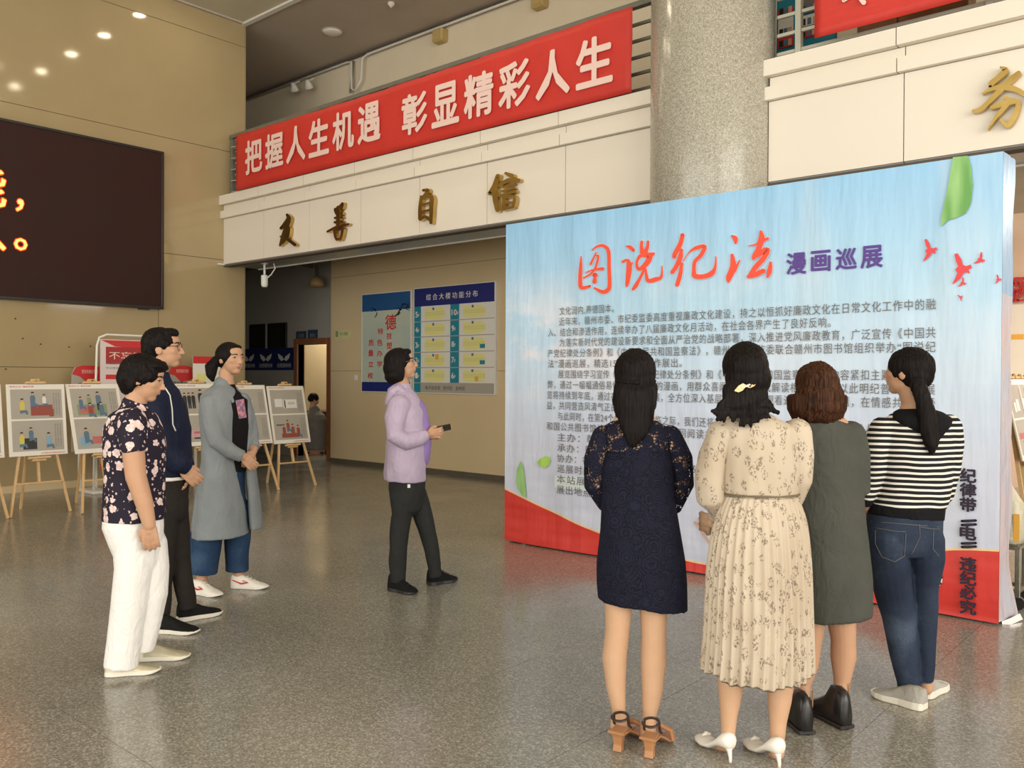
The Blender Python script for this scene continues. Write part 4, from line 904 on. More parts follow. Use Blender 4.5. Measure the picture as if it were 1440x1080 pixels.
boxo('orange_print', M_ORP, c0_+.0, 6.395, .44, c0_+.035, 6.40, .62, bg_)
for k in range(4): text('赣州特产'[k], M_REDP, (c0_-.04-.012*k, 6.392, .60-.035*k), (1, 0, 0), (0, 0, 1), .02, .024, bg_, bold=.02)
boxo('blue_print', M_BLUEP, c0_-.09, 6.393, .52, c0_-.05, 6.396, .535, bg_)
boxo('black_print', M_INK, c0_-.09, 6.393, .47, c0_-.03, 6.396, .485, bg_)
# ---------------------------------------------------------------- figures
RH = V((RT.x, RT.y, 0)).normalized(); FH = V((FW.x, FW.y, 0)).normalized()
class Fig:
    """a standing person: ground contact pixel -> depth; nodes are given in pixel scale at that depth, depth offsets in the same units"""
    def __init__(s, gx, gy, label, vox=.005, skin=None):
        g = onz(gx, gy); s.D = (g-CAM).dot(FW); s.s = s.D/FPX; s.g = g; s.body = MB(); s.vox = vox; s.label = label; s.skin = skin or M_SKIN; s.later = []
    def p(s, x, y, d=0): return P(x, y, s.D + d*s.s) + V((0, 0, 0))
    def tube(s, mb, nodes_, mode='t', n=18, caps='rr'):
        """nodes (x,y,d,ra,rb[,tilt]); mode 't' rings across the axis, 'h' horizontal rings"""
        k = s.s; pts = [s.p(q[0], q[1], q[2]) for q in nodes_]; rings = []
        N = len(pts)
        def axes(i):
            if mode == 'h':
                t = nodes_[i][5] if len(nodes_[i]) > 5 else 0
                return (RH + UP*t), FH, UP*-1
            d = (pts[min(i+1, N-1)]-pts[max(i-1, 0)]).normalized()
            b_ = FH - d*FH.dot(d)
            if b_.length < .25: b_ = (UP - d*UP.dot(d))
            b_.normalize(); a = b_.cross(d).normalized(); return a, b_, d
        def ring(c, a, b_, ra, rb): return [c + a*(math.cos(2*PI*j/n)*ra) + b_*(math.sin(2*PI*j/n)*rb) for j in range(n)]
        a, b_, d = axes(0); ra, rb = nodes_[0][3]*k, nodes_[0][4]*k
        if caps[0] == 'r':
            for t in (80, 55, 28): c_ = math.cos(math.radians(t)); rings.append(ring(pts[0]-d*min(ra, rb)*math.sin(math.radians(t)), a, b_, ra*c_, rb*c_))
        for i in range(N):
            a, b_, d = axes(i); rings.append(ring(pts[i], a, b_, nodes_[i][3]*k, nodes_[i][4]*k))
        ra, rb = nodes_[-1][3]*k, nodes_[-1][4]*k
        if caps[1] == 'r':
            for t in (28, 55, 80): c_ = math.cos(math.radians(t)); rings.append(ring(pts[-1]+d*min(ra, rb)*math.sin(math.radians(t)), a, b_, ra*c_, rb*c_))
        vs = [q for r_ in rings for q in r_]; fs = []; L = len(rings)
        for i in range(L-1):
            for j in range(n): q = i*n+j; r_ = i*n+(j+1) % n; fs.append((q, r_, r_+n, q+n))
        fs.append(tuple(reversed(range(n)))); fs.append(tuple(range((L-1)*n, L*n)))
        mb.add(vs, fs)
    def limb(s, *nodes_): s.tube(s.body, nodes_)
    def head(s, x, y, d, yaw, pitch=0, roll=0, h=.222, ears=True, face=True, wide=1.0):
        """yaw: degrees, 0 = looking away from the camera, 90 = to the image right, -90 left"""
        c = s.p(x, y, d); a = math.radians(yaw)
        f = (FH*math.cos(a)+RH*math.sin(a)); r_ = f.cross(UP).normalized()
        pt = math.radians(pitch); f2 = f*math.cos(pt)+UP*math.sin(pt); u2 = r_.cross(f2)
        rl = math.radians(roll); r3 = r_*math.cos(rl)+u2*math.sin(rl); u3 = r3.cross(f2)
        s.hc, s.hf, s.hr, s.hu, s.hh = c, f2, r3, u3, h
        L = s.hl
        B = s.body
        def E(cx_, cy_, cz_, rx, ry, rz, tz=0): B.ell(L(cx_, cy_, cz_), (r3*rx*h*wide, f2*ry*h, u3*rz*h), 20, 12)
        E(0, -.06, .13, .34, .43, .36); E(0, .10, .0, .30, .33, .40); E(0, .14, -.16, .265, .26, .30); E(0, .25, -.36, .14, .13, .11); E(0, .02, -.25, .24, .24, .2)
        for sg in (-1, 1):
            E(sg*.16, .22, -.06, .11, .14, .12)
            if ears: E(sg*.335, -.03, -.03, .028, .085, .125); E(sg*.31, .0, -.06, .04, .05, .07)
        E(0, .20, .20, .25, .21, .20); E(0, .35, .085, .19, .06, .045)
        E(0, .395, .02, .038, .06, .09); E(0, .44, -.06, .042, .065, .07); E(0, .475, -.105, .045, .055, .045)
        for sg in (-1, 1): E(sg*.048, .43, -.12, .034, .045, .032)
        E(0, .345, -.2, .11, .075, .06); E(0, .41, -.208, .08, .036, .020); E(0, .40, -.252, .068, .036, .024)
        if face:
            s.lips = (L(0, .42, -.23), h*.10)
            s.later.append(('face', None))
    def hl(s, x, y, z): return s.hc + s.hr*x*s.hh + s.hf*y*s.hh + s.hu*z*s.hh
    def finish_face(s, root, brow=M_HAIR):
        h = s.hh; L = s.hl
        for sg in (-1, 1):
            e = MB().ell(L(sg*.135, .352, .035), (s.hr*.055*h, s.hf*.030*h, s.hu*.022*h), 14, 8).build('eye', mat('eye_white', (.48, .40, .35), .3, n=(80, (.44, .36, .31))), root, smooth=True)
            MB().ell(L(sg*.135, .374, .035), (s.hr*.038*h, s.hf*.014*h, s.hu*.024*h), 12, 6).build('iris', M_BLACK, e, smooth=True)
            MB().tube([L(sg*.070, .383, .040), L(sg*.10, .392, .066), L(sg*.15, .384, .070), L(sg*.205, .345, .048)], [.004*h, .011*h, .012*h, .005*h], 6).build('eyelid', M_HAIR, e)
            MB().tube([L(sg*.055, .402, .125), L(sg*.10, .402, .150), L(sg*.16, .372, .152), L(sg*.225, .315, .12)], [.008*h, .017*h, .015*h, .004*h], 6).build('eyebrow', brow, root)
    def hand(s, wx, wy, wd, dx, dy, dd, side=1, curl=.8, size=1.0, palm=None, spread=1.0):
        """wrist pixel, direction of the hand; palm = normal hint (dx,dy,dd)"""
        w_ = s.p(wx, wy, wd); d = (RH*dx - UP*dy + FH*dd).normalized()
        pn = palm or (0, 0, -1); pn = (RH*pn[0] - UP*pn[1] + FH*pn[2]); pn = (pn - d*pn.dot(d)).normalized(); a = d.cross(pn)*side
        k = size; B = s.body
        B.ell(w_+d*.042*k, (a*.040*k, d*.052*k, pn*.016*k), 16, 10)
        B.tube([w_-d*.03, w_+d*.01*k, w_+d*.05*k], [.022*k, .023*k, .022*k], 12)
        for i, ln in enumerate((.070, .080, .075, .060)):
            o = w_+d*.072*k + a*(.031-.0205*i)*k; p0 = o; dr = (d + a*(.07-.045*i)*spread).normalized(); pts = [o-d*.02*k]; ang = 0
            for q in range(4):
                pts.append(p0); ang += curl*(.35 if q == 0 else .55); st = ln*k*(.42, .33, .25, 0)[q]
                p0 = p0 + (dr*math.cos(ang) + pn*math.sin(ang))*st
            B.tube(pts, [.0100*k, .0100*k, .0096*k, .0090*k, .0080*k], 8)
        t0 = w_+d*.018*k+a*.022*k; t1 = t0 + a*.022*k+d*.022*k+pn*.012*k; t2 = t1+d*.026*k+a*.006*k+pn*.012*k*curl; t3 = t2+d*.022*k-a*.004*k+pn*.010*k*curl
        B.tube([t0, t1, t2, t3], [.0125*k, .0115*k, .0100*k, .0082*k], 8)
    def build(s):
        # lip faces
        o = remesh('person', s.body, [s.skin, M_LIP], s.vox, 2 if s.vox < .007 else 3, base=s.g)
        if hasattr(s, 'lips'):
            c, r_ = s.lips; c = c - s.g
            for p in o.data.polygons:
                d = p.center - c
                if abs(d.dot(s.hu)) < .045*s.hh and abs(d.dot(s.hr)) < .085*s.hh and d.dot(s.hf) > -.035*s.hh: p.material_index = 1
        s.o = tag(o, s.label, 'person')
        if hasattr(s, 'lips'): s.finish_face(o)
        return o
    def cloth(s, name, mb, m, vox=.008, sm=3, fold=None, label=None, parent=None):
        o = remesh(name, mb, m, vox, sm, fold=fold, parent=parent or s.o)
        if label: o['label'] = label
        return o

from mathutils.bvhtree import BVHTree
def caster(o):
    l = abs_loc(o); t = BVHTree.FromPolygons([v.co+l for v in o.data.vertices], [tuple(p.vertices) for p in o.data.polygons])
    def f(px, py, off=.002):
        d = ray(px, py).normalized(); h = t.ray_cast(CAM, d)
        return (h[0]-d*off) if h[0] is not None else None
    return f
def seam(o, pts, r_, m, name='seam', parent=None, n=5):
    f = caster(o); q = []
    for a, b in zip(pts[:-1], pts[1:]):
        for k in range(n): q.append(f(a[0]+(b[0]-a[0])*k/n, a[1]+(b[1]-a[1])*k/n))
    q.append(f(*pts[-1])); q = [x for x in q if x is not None]
    if len(q) > 1: return MB().tube(q, r_, 6).build(name, m, parent or o, smooth=True)
def patch(o, pts, m, name, off=.003, parent=None, n=6):
    f = caster(o); q = []; (ax, ay), (bx, by), (cx_, cy_), (dx, dy) = pts
    for j in range(n+1):
        for i in range(n+1):
            u, v_ = i/n, j/n; x = (ax*(1-u)+bx*u)*(1-v_)+(dx*(1-u)+cx_*u)*v_; y = (ay*(1-u)+by*u)*(1-v_)+(dy*(1-u)+cy_*u)*v_
            q.append(f(x, y, off))
    if any(x is None for x in q): return None
    return MB().add(q, [(j*(n+1)+i, j*(n+1)+i+1, (j+1)*(n+1)+i+1, (j+1)*(n+1)+i) for j in range(n) for i in range(n)]).build(name, m, parent or o, fixn=False)

def remesh(name, mb, m, vox, sm=3, fold=None, parent=None, base=None):
    me = bpy.data.meshes.new('tmp'); me.from_pydata(mb.v, [], mb.f)
    bm_ = bmesh.new(); bm_.from_mesh(me); bmesh.ops.recalc_face_normals(bm_, faces=bm_.faces); bm_.to_mesh(me); bm_.free()
    ob = bpy.data.objects.new('tmp', me); C.objects.link(ob)
    r_ = ob.modifiers.new('r', 'REMESH'); r_.mode = 'VOXEL'; r_.voxel_size = vox; r_.adaptivity = 0
    if sm: q = ob.modifiers.new('s', 'SMOOTH'); q.factor = .5; q.iterations = sm
    dg = bpy.context.evaluated_depsgraph_get(); dg.update()
    nm = bpy.data.meshes.new_from_object(ob.evaluated_get(dg)); bpy.data.objects.remove(ob); bpy.data.meshes.remove(me)
    if fold:
        no = [v.normal.copy() for v in nm.vertices]
        for v, n_ in zip(nm.vertices, no): v.co += n_*fold(v.co, n_)
    if base is not None:
        for v in nm.vertices: v.co -= base
    nm.materials.clear()
    for x in (m if isinstance(m, (list, tuple)) else [m]): nm.materials.append(x)
    nm.polygons.foreach_set('use_smooth', [True]*len(nm.polygons)); nm.polygons.foreach_set('material_index', [0]*len(nm.polygons)); nm.name = name
    if base is not None:
        o = bpy.data.objects.new(name, nm); C.objects.link(o); o.location = base; return o
    return link(name, nm, parent)
def folds(amp=.006, sc=(9, 9, 3.5), seed=0):
    amp *= 1.5
    def f(c, n_):
        q = V((c.x*sc[0]+seed, c.y*sc[1], c.z*sc[2])); a = noise.noise(q); b_ = 1-abs(noise.noise(q*.7+V((c.z*1.5, 3, 1))))*2
        return amp*(a*.7+b_*.5)
    return f
def strands(amp=.004, f_=130, fz=7, seed=0):
    def f(c, n_):
        w_ = noise.noise(V((c.x*6, c.y*6, c.z*5+seed)))*.02
        return amp*noise.noise(V(((c.x+w_)*f_, (c.y+w_)*f_, c.z*fz+seed))) + amp*1.2*noise.noise(V((c.x*30, c.y*30, c.z*4+seed)))
    return f

def fabric(name, col, rough=.8, weave=900, col2=None, bump_=.25):
    m = mat(name, col, rough, spec=.25); nt, nd, lk, b = nodes(m); oc = nt.nodes.new('ShaderNodeNewGeometry').outputs['Position']
    t = tex(nt, 'ShaderNodeTexNoise', oc, Scale=7.0, Detail=5.0); r = ramp(nt, [(.3, col), (.7, col2 or tuple(c*.82 for c in col))]); lk.new(t.outputs['Fac'], r.inputs[0]); lk.new(r.outputs[0], b.inputs['Base Color'])
    w_ = tex(nt, 'ShaderNodeTexNoise', oc, Scale=float(weave), Detail=1.0); w2 = tex(nt, 'ShaderNodeTexNoise', mapn(nt, oc, (1, 1, .6)), Scale=15.0, Detail=3.0, Distortion=1.5)
    bumpn(nt, math_(nt, 'ADD', math_(nt, 'MULTIPLY', w_.outputs['Fac'], bump_*.1), w2.outputs['Fac']), .38, .03, b)
    b.inputs['Specular IOR Level'].default_value = .12 if max(col) < .05 else .25; return m
def denim(name, a, b2, wear):
    m = mat(name, a, .85, spec=.2); nt, nd, lk, b = nodes(m); oc = nt.nodes.new('ShaderNodeNewGeometry').outputs['Position']
    t = tex(nt, 'ShaderNodeTexNoise', oc, Scale=3.5, Detail=6.0); t2 = tex(nt, 'ShaderNodeTexNoise', mapn(nt, oc, (500, 500, 90)), Scale=1.0, Detail=1.0)
    r = ramp(nt, [(.35, a), (.55, b2), (.72, wear)]); lk.new(t.outputs['Fac'], r.inputs[0])
    r2 = ramp(nt, [(.3, (.75, .75, .75)), (.7, (1.15, 1.15, 1.15))]); lk.new(t2.outputs['Fac'], r2.inputs[0])
    x = nt.nodes.new('ShaderNodeMix'); x.data_type = 'RGBA'; x.blend_type = 'MULTIPLY'; x.inputs[0].default_value = 1
    lk.new(r.outputs[0], x.inputs[6]); lk.new(r2.outputs[0], x.inputs[7]); lk.new(x.outputs[2], b.inputs['Base Color']); return m

def shoe(s, name, heel, toe, m_up, m_sole, L=None, wd=.095, hh=.10, sole=.022, label=None, top=.11, lift_heel=0.0, lace=None, narrow=1.0):
    """closed shoe between heel and toe pixels on the ground"""
    h = onz(*heel); t = onz(*toe); d = (t-h); 
    if L: d = d.normalized()*L
    Ln = d.length; d = d.normalized(); a = d.cross(UP)
    prof = [(0, .55, 1.0), (.04, .80, 1.02), (.15, .95, 1.05), (.30, .92, 1.0), (.42, .88, .86), (.55, .98, .68), (.70, 1.08, .52), (.84, 1.0, .42), (.94, .72, .33), (1.0, .35, .20)]
    n = 16; so = MB(); vs = []; fs = []
    for (u, w_, _) in prof:
        for zz_ in (0, 1):
            ww = w_*wd/2*(1.05 if zz_ == 0 else 1.02)*narrow; z = .001 if zz_ == 0 else sole*(1.25-.35*u)
            if zz_ == 0 and u > .8: z += .012*(u-.8)/.2
            vs += [h+d*u*Ln-a*ww+UP*z, h+d*u*Ln+a*ww+UP*z]
    m_ = len(prof)
    for i in range(m_-1):
        q = i*4; fs += [(q, q+1, q+5, q+4), (q+2, q+6, q+7, q+3), (q, q+4, q+6, q+2), (q+1, q+3, q+7, q+5)]
    fs += [(0, 2, 3, 1), (4*m_-4, 4*m_-3, 4*m_-1, 4*m_-2)]
    so.add(vs, fs)
    up = MB(); vs = []; fs = []
    for (u, w_, k) in prof:
        z0 = sole*(1.2-.35*u); ht = hh*k
        for j in range(n+1):
            an = PI*j/n; cs, sn = math.cos(an), math.sin(an)
            x = (abs(cs)**.7)*(1 if cs >= 0 else -1)*w_*wd/2*narrow*(1-.30*sn*(1 if u < .5 else .3)); z = z0-.004+(sn**.75)*(ht-z0)
            vs.append(h+d*u*Ln+a*x+UP*z)
    for i in range(m_-1):
        for j in range(n): q = i*(n+1)+j; fs.append((q, q+1, q+n+2, q+n+1))
    fs.append(tuple(range(n+1))); fs.append(tuple(reversed(range((m_-1)*(n+1), m_*(n+1)))))
    up.add(vs, fs)
    o = up.build(name, m_up, s.o, smooth=True)
    if label: o['label'] = label
    q = so.build('sole', m_sole, o, bevel=.003)
    if lace:
        for k in range(4):
            u = .42+.09*k; z = hh*(.9-.20*(k/1.6))*.96
            MB().tube([h+d*u*Ln-a*.022+UP*(z-.006), h+d*(u+.02)*Ln+UP*(z+.004), h+d*u*Ln+a*.022+UP*(z-.006)], .003, 5).build('lace', lace, o)
    return o, h, d, a, Ln
# ================= woman in navy lace dress (seen from behind)
M_NAVYD = mat('navy_lace', (.010, .011, .026), .85, spec=.2)
def lace(m, alpha):
    nt, nd, lk, b = nodes(m); oc = nt.nodes.new('ShaderNodeNewGeometry').outputs['Position']
    v = tex(nt, 'ShaderNodeTexVoronoi', oc, Scale=15.0, feature='F1'); e = tex(nt, 'ShaderNodeTexVoronoi', oc, Scale=88.0, feature='DISTANCE_TO_EDGE')
    n_ = tex(nt, 'ShaderNodeTexNoise', oc, Scale=28.0, Detail=2.0)
    fl = math_(nt, 'LESS_THAN', v.outputs['Distance'], .40)           # flowers are solid
    hole = math_(nt, 'GREATER_THAN', e.outputs['Distance'], (.15 if alpha else .2))
    hole = math_(nt, 'MULTIPLY', hole, math_(nt, 'GREATER_THAN', n_.outputs['Fac'], .5 if alpha else .44))
    hole = math_(nt, 'MULTIPLY', hole, math_(nt, 'SUBTRACT', 1.0, fl))
    rings = math_(nt, 'SINE', math_(nt, 'MULTIPLY', v.outputs['Distance'], 42))
    h = math_(nt, 'ADD', math_(nt, 'MULTIPLY', rings, .25), math_(nt, 'MULTIPLY', hole, -1.0))
    bumpn(nt, h, .9, .003, b)
    c = mixc(nt, math_(nt, 'ADD', math_(nt, 'MULTIPLY', rings, .3), .4), (.004, .0045, .013), (.012, .013, .030)); c = mixc(nt, hole, c, (.003, .003, .007)); lk.new(c, b.inputs['Base Color'])
    if alpha: lk.new(math_(nt, 'SUBTRACT', 1.0, hole), b.inputs['Alpha'])
lace(M_NAVYD, False); M_NAVYL = mat('open_navy_lace', (.010, .011, .026), .85, spec=.2); lace(M_NAVYL, True)
F = Fig(893, 1040, 'woman in short navy lace dress with long half-tied black hair', skin=M_SKINL)
F.head(893, 532, 0, 6, face=False)
F.tube(F.body, [(893, 555, 0, 17, 17), (893, 585, 0, 17, 17), (893, 600, 0, 30, 20)], 'h')
F.tube(F.body, [(893, 598, 0, 34, 20), (893, 612, 0, 48, 27), (895, 640, 0, 43, 28), (896, 700, 0, 40, 26), (900, 770, 0, 50, 32), (902, 800, 0, 50, 32)], 'h')
for q in ([(872, 790, 0, 28, 28), (870, 848, 0, 19.5, 19), (868, 888, 0, 17, 17.5), (864, 925, 2, 17.5, 18), (866, 965, 0, 14, 14), (870, 1000, -2, 9.6, 10), (870, 1014, -3, 11.5, 12), (870, 1024, -4, 12, 12)], [(925, 795, 0, 28, 28), (919, 856, 0, 19.8, 19.5), (919, 893, 0, 17.5, 18), (919, 930, 2, 18.5, 18.5), (917, 975, 0, 14.5, 14.5), (913, 1009, -2, 9.6, 10), (911, 1023, -3, 11.5, 12), (911, 1033, -4, 12, 12)]): F.limb(*q)
F.limb((849, 614, 2, 16, 16), (840, 645, 4, 13, 13), (838, 685, 8, 11.5, 11.5), (862, 715, 30, 8.5, 8.5), (885, 725, 38, 7.5, 7.5)); F.hand(884, 725, 38, 1, .1, .1, palm=(0, 0, -1), curl=.4)
F.limb((941, 614, 2, 16, 16), (955, 645, 4, 13, 13), (959, 682, 8, 11.5, 11.5), (935, 718, 30, 8.5, 8.5), (905, 730, 42, 7.5, 7.5)); F.hand(906, 730, 42, -1, .1, 0, side=-1, palm=(0, 0, -1), curl=.4)
# feet on heels: toe forward and away
for x, y, tx, ty in ((870, 1024, 884, 1032), (911, 1034, 922, 1042)):
    F.limb((x, y-6, -2, 10, 12), (x+3, y+4, 10, 10.5, 9), (tx, ty-4, 38, 13, 6), (tx+3, ty, 58, 11, 4.5))
F.build()
mb = MB(); F.tube(mb, [(895, 632, 0, 46, 29), (896, 660, 0, 50, 32), (897, 700, 0, 50, 31), (900, 745, 0, 55, 35), (902, 790, 0, 61.5, 39), (903, 820, 0, 63, 41), (904, 850, 0, 62.5, 41, -.13)], 'h', n=40, caps='ff')
F.cloth('dress', mb, M_NAVYD, .007, 2, folds(.005, (9, 9, 1.6)), label='navy lace dress with scalloped hem')
mb = MB(); F.tube(mb, [(893, 582, 0, 19, 19), (893, 590, 0, 28, 22), (893, 598, 0, 42, 25), (893, 610, 0, 54, 29), (895, 638, 0, 47, 30), (895, 645, 0, 47, 30)], 'h', n=36, caps='ff'); F.cloth('lace_yoke', mb, M_NAVYL, .006, 2, label='open lace yoke showing skin')
for q in ([(848, 614, 2, 16, 17), (838, 645, 4, 16.5, 17), (836, 682, 8, 15, 15), (852, 708, 24, 12, 12), (864, 716, 32, 11, 11)], [(942, 614, 2, 16, 17), (957, 645, 4, 16, 17), (961, 680, 8, 14.5, 15), (946, 712, 24, 13, 12), (932, 720, 32, 11, 11)]):
    mb = MB(); F.tube(mb, q, caps='rf'); F.cloth('sleeve', mb, M_NAVYL, .006, 2, folds(.003))
# hair: cap, tied half and the long fall
mb = MB(); E = lambda mb, x, y, z, rx, ry, rz: mb.ell(F.hl(x, y, z), (F.hr*rx*F.hh, F.hf*ry*F.hh, F.hu*rz*F.hh), 24, 16)
E(mb, 0, -.06, .12, .385, .47, .43); E(mb, 0, -.16, -.06, .37, .36, .40); E(mb, -.05, -.1, .3, .2, .3, .25)
F.tube(mb, [(893, 548, -22, 28, 14), (894, 570, -25, 28, 14), (894, 590, -26, 25, 12), (893, 610, -30, 17, 9), (890, 624, -32, 7, 5)], n=20)
F.tube(mb, [(872, 545, -4, 9, 12), (869, 565, -10, 8, 10), (870, 582, -18, 5, 6)]); F.tube(mb, [(917, 545, -4, 8, 12), (916, 565, -10, 8, 10), (913, 585, -18, 5, 6)])
F.cloth('hair', mb, M_HAIR, .005, 2, strands(.0035))
mb = MB(); F.tube(mb, [(868, 536, -18, 3, 3), (880, 537, -32, 3, 3), (894, 538, -38, 4, 3), (908, 537, -32, 3, 3), (920, 536, -18, 3, 3)]); F.cloth('hair_tie', mb, M_HAIR, .004, 0)
# block heel sandals
M_TAN = mat('tan_leather', (.42, .20, .085), .4, n=(20, (.38, .17, .07))); M_STRAP = mat('dark_brown_strap', (.03, .014, .010), .35, n=(40, (.04, .02, .014)))
def block_heel(F, hx, hy, tx, ty):
    b = onz(hx, hy); D_ = (b-CAM).dot(FW); dirv = (onz(tx, ty)-b); dirv.z = 0; dirv.normalize(); a = dirv.cross(UP)
    o = MB(); H = .085
    secs = [(.002, .019, .017), (.03, .0165, .014), (.06, .020, .022), (H, .030, .034)]
    vs = []; 
    for z, w_, l in secs: 
        for i, j in ((-1, -1), (1, -1), (1, 1), (-1, 1)): vs.append(b+a*w_*i+dirv*(l*j+.012*(z/H))+UP*z)
    fs = [(3, 2, 1, 0)]+[(k*4+i, k*4+(i+1) % 4, k*4+4+(i+1) % 4, k*4+4+i) for k in range(3) for i in range(4)]+[(12, 13, 14, 15)]
    heel = o.add(vs, fs).build('block_heel', M_TAN, None, bevel=.0025)
    pl = MB(); pts = [(0-.025, .034, H), (.05, .032, H-.01), (.10, .036, .05), (.15, .044, .02), (.20, .040, .010), (.235, .02, .012)]
    vs = []
    for u, w_, z in pts:
        for s_ in (-1, 1):
            for t in (0, -.009): vs.append(b+dirv*u+a*w_*s_+UP*(z+t))
    fs = []
    for i in range(len(pts)-1): q = i*4; fs += [(q, q+2, q+6, q+4), (q+1, q+5, q+7, q+3), (q, q+4, q+5, q+1), (q+2, q+3, q+7, q+6)]
    fs += [(0, 1, 3, 2), (len(vs)-4, len(vs)-2, len(vs)-1, len(vs)-3)]
    s_ = pl.add(vs, fs).build('sandal', M_TAN, F.o); s_['label'] = 'tan block heel sandal with dark ankle strap'
    heel.parent = s_; heel.location = (0, 0, 0)
    toe = [b+dirv*.17+a*w_+UP*z for w_, z in ((-.046, .012), (-.04, .05), (0, .062), (.04, .05), (.046, .012))]
    MB().tube(toe, .012, 8).build('toe_strap', M_TAN, s_)
    c = b+dirv*.008+UP*(H+.046); ring = [c+dirv*(math.cos(t)*.034+.012)+a*math.sin(t)*.0325+UP*(.006*math.cos(t)) for t in [2*PI*k/20 for k in range(21)]]
    MB().tube(ring, .0058, 6).build('ankle_strap', M_STRAP, s_)
    for sg in (-1, 1): MB().tube([c+a*.030*sg+dirv*.02, b+a*.033*sg+dirv*.035+UP*(H+.01), b+a*.035*sg+dirv*.05+UP*H], .0055, 6).build('side_strap', M_STRAP, s_)
    k = MB(); k.box(-.006, -.006, -.006, .006, .006, .006); q = k.build('buckle', M_STEEL, s_); q.location += c+a*(-.036)+dirv*.01
block_heel(F, 869, 1056, 886, 1040); block_heel(F, 913, 1065, 926, 1048)

# ================= woman in long cream floral dress
M_CREAM = mat('cream_floral_chiffon', (.50, .42, .32), .7, spec=.3); nt, nd, lk, b = nodes(M_CREAM); oc = nt.nodes.new('ShaderNodeNewGeometry').outputs['Position']
def sprigs(nt, lk, b, oc, base, base2, ink, sc, th):
    v = tex(nt, 'ShaderNodeTexVoronoi', mapn(nt, oc, (1, 1, .55)), Scale=sc); n_ = tex(nt, 'ShaderNodeTexNoise', mapn(nt, oc, (1, 1, .7)), Scale=sc*4.5, Detail=2.0, Distortion=.6)
    near = math_(nt, 'LESS_THAN', v.outputs['Distance'], .45); ln = math_(nt, 'GREATER_THAN', n_.outputs['Fac'], th)
    m2 = math_(nt, 'MULTIPLY', near, ln); t = tex(nt, 'ShaderNodeTexNoise', oc, Scale=4.0, Detail=2.0); r = ramp(nt, [(.35, base), (.65, base2)]); lk.new(t.outputs['Fac'], r.inputs[0])
    c = mixc(nt, math_(nt, 'MULTIPLY', m2, .8), r.outputs[0], ink); lk.new(c, b.inputs['Base Color'])
sprigs(nt, lk, b, oc, (.52, .435, .335), (.45, .365, .27), (.16, .115, .08), 33.0, .535)
F = Fig(1050, 1065, 'woman in long cream floral dress with gold hair clip', skin=M_SKINL)
F.head(1047, 525, 0, -4, roll=2, face=False)
F.tube(F.body, [(1048, 555, 0, 18, 18), (1052, 580, 0, 18, 18), (1058, 596, 0, 26, 18)], 'h')
F.tube(F.body, [(1062, 606, 0, 38, 20), (1066, 616, 0, 48, 26), (1069, 650, 0, 44, 28), (1070, 695, 0, 42, 27), (1068, 740, 0, 52, 34), (1066, 800, 0, 52, 34)], 'h')
for q in ([(1042, 790, 0, 28, 28), (1030, 880, 0, 20, 20), (1027, 945, 2, 18.5, 19), (1027, 975, 2, 16.5, 17), (1025, 1005, 0, 12, 12), (1024, 1030, -2, 9.8, 10.5), (1024, 1046, -2, 10, 11)], [(1090, 790, 0, 28, 28), (1096, 880, 0, 20, 20), (1098, 950, 2, 19, 19), (1096, 985, 2, 16.5, 17), (1094, 1015, 0, 12, 12), (1093, 1042, -2, 9.8, 10.5), (1093, 1058, -2, 10, 11)]): F.limb(*q)
F.limb((1014, 612, 0, 16, 16), (1002, 650, 2, 13, 13), (1000, 690, 6, 11.5, 11.5), (1008, 722, 26, 8, 8), (1000, 735, 46, 7.5, 7.5)); F.hand(1000, 735, 46, -.3, .1, 1, palm=(1, 0, 0), curl=.7)
F.limb((1120, 612, 0, 16, 16), (1128, 650, 2, 13, 13), (1122, 690, 8, 11.5, 11.5), (1098, 715, 34, 8, 8), (1070, 722, 46, 7.5, 7.5)); F.hand(1070, 722, 46, -1, .1, .2, side=-1, palm=(0, 0, -1), curl=.5)
for x, y, tx, ty in ((1024, 1046, 1004, 1050), (1093, 1060, 1078, 1062)):
    F.limb((x, y-8, -2, 10, 12), (x-3, y+2, 10, 10.5, 9), (tx, ty-2, 38, 12, 6), (tx-2, ty+2, 58, 10, 4.5))
F.build()
mb = MB(); F.tube(mb, [(1050, 580, 0, 22, 21), (1058, 592, 0, 42, 25), (1065, 604, 0, 58, 31), (1069, 640, 0, 54, 34), (1070, 670, 0, 54, 34), (1070.5, 690, 0, 52, 33), (1070.5, 697, 0, 50, 31)], 'h', n=40, caps='ff')
F.cloth('bodice', mb, M_CREAM, .007, 2, folds(.007, (22, 22, 2)), label='cream floral dress top')
for q in ([(1016, 610, 0, 19, 20), (1003, 640, 2, 19.5, 20), (998, 675, 4, 20, 20), (1001, 700, 10, 19, 18), (1008, 718, 22, 12, 12), (1006, 728, 32, 8.5, 9)], [(1120, 608, 0, 19, 20), (1124, 640, 2, 18, 19), (1122, 675, 4, 17.5, 18), (1112, 700, 12, 16, 16), (1098, 714, 28, 12, 12), (1082, 720, 38, 9, 9)]):
    mb = MB(); F.tube(mb, q, caps='rf'); F.cloth('sleeve', mb, M_CREAM, .007, 2, folds(.006, (18, 18, 4)))
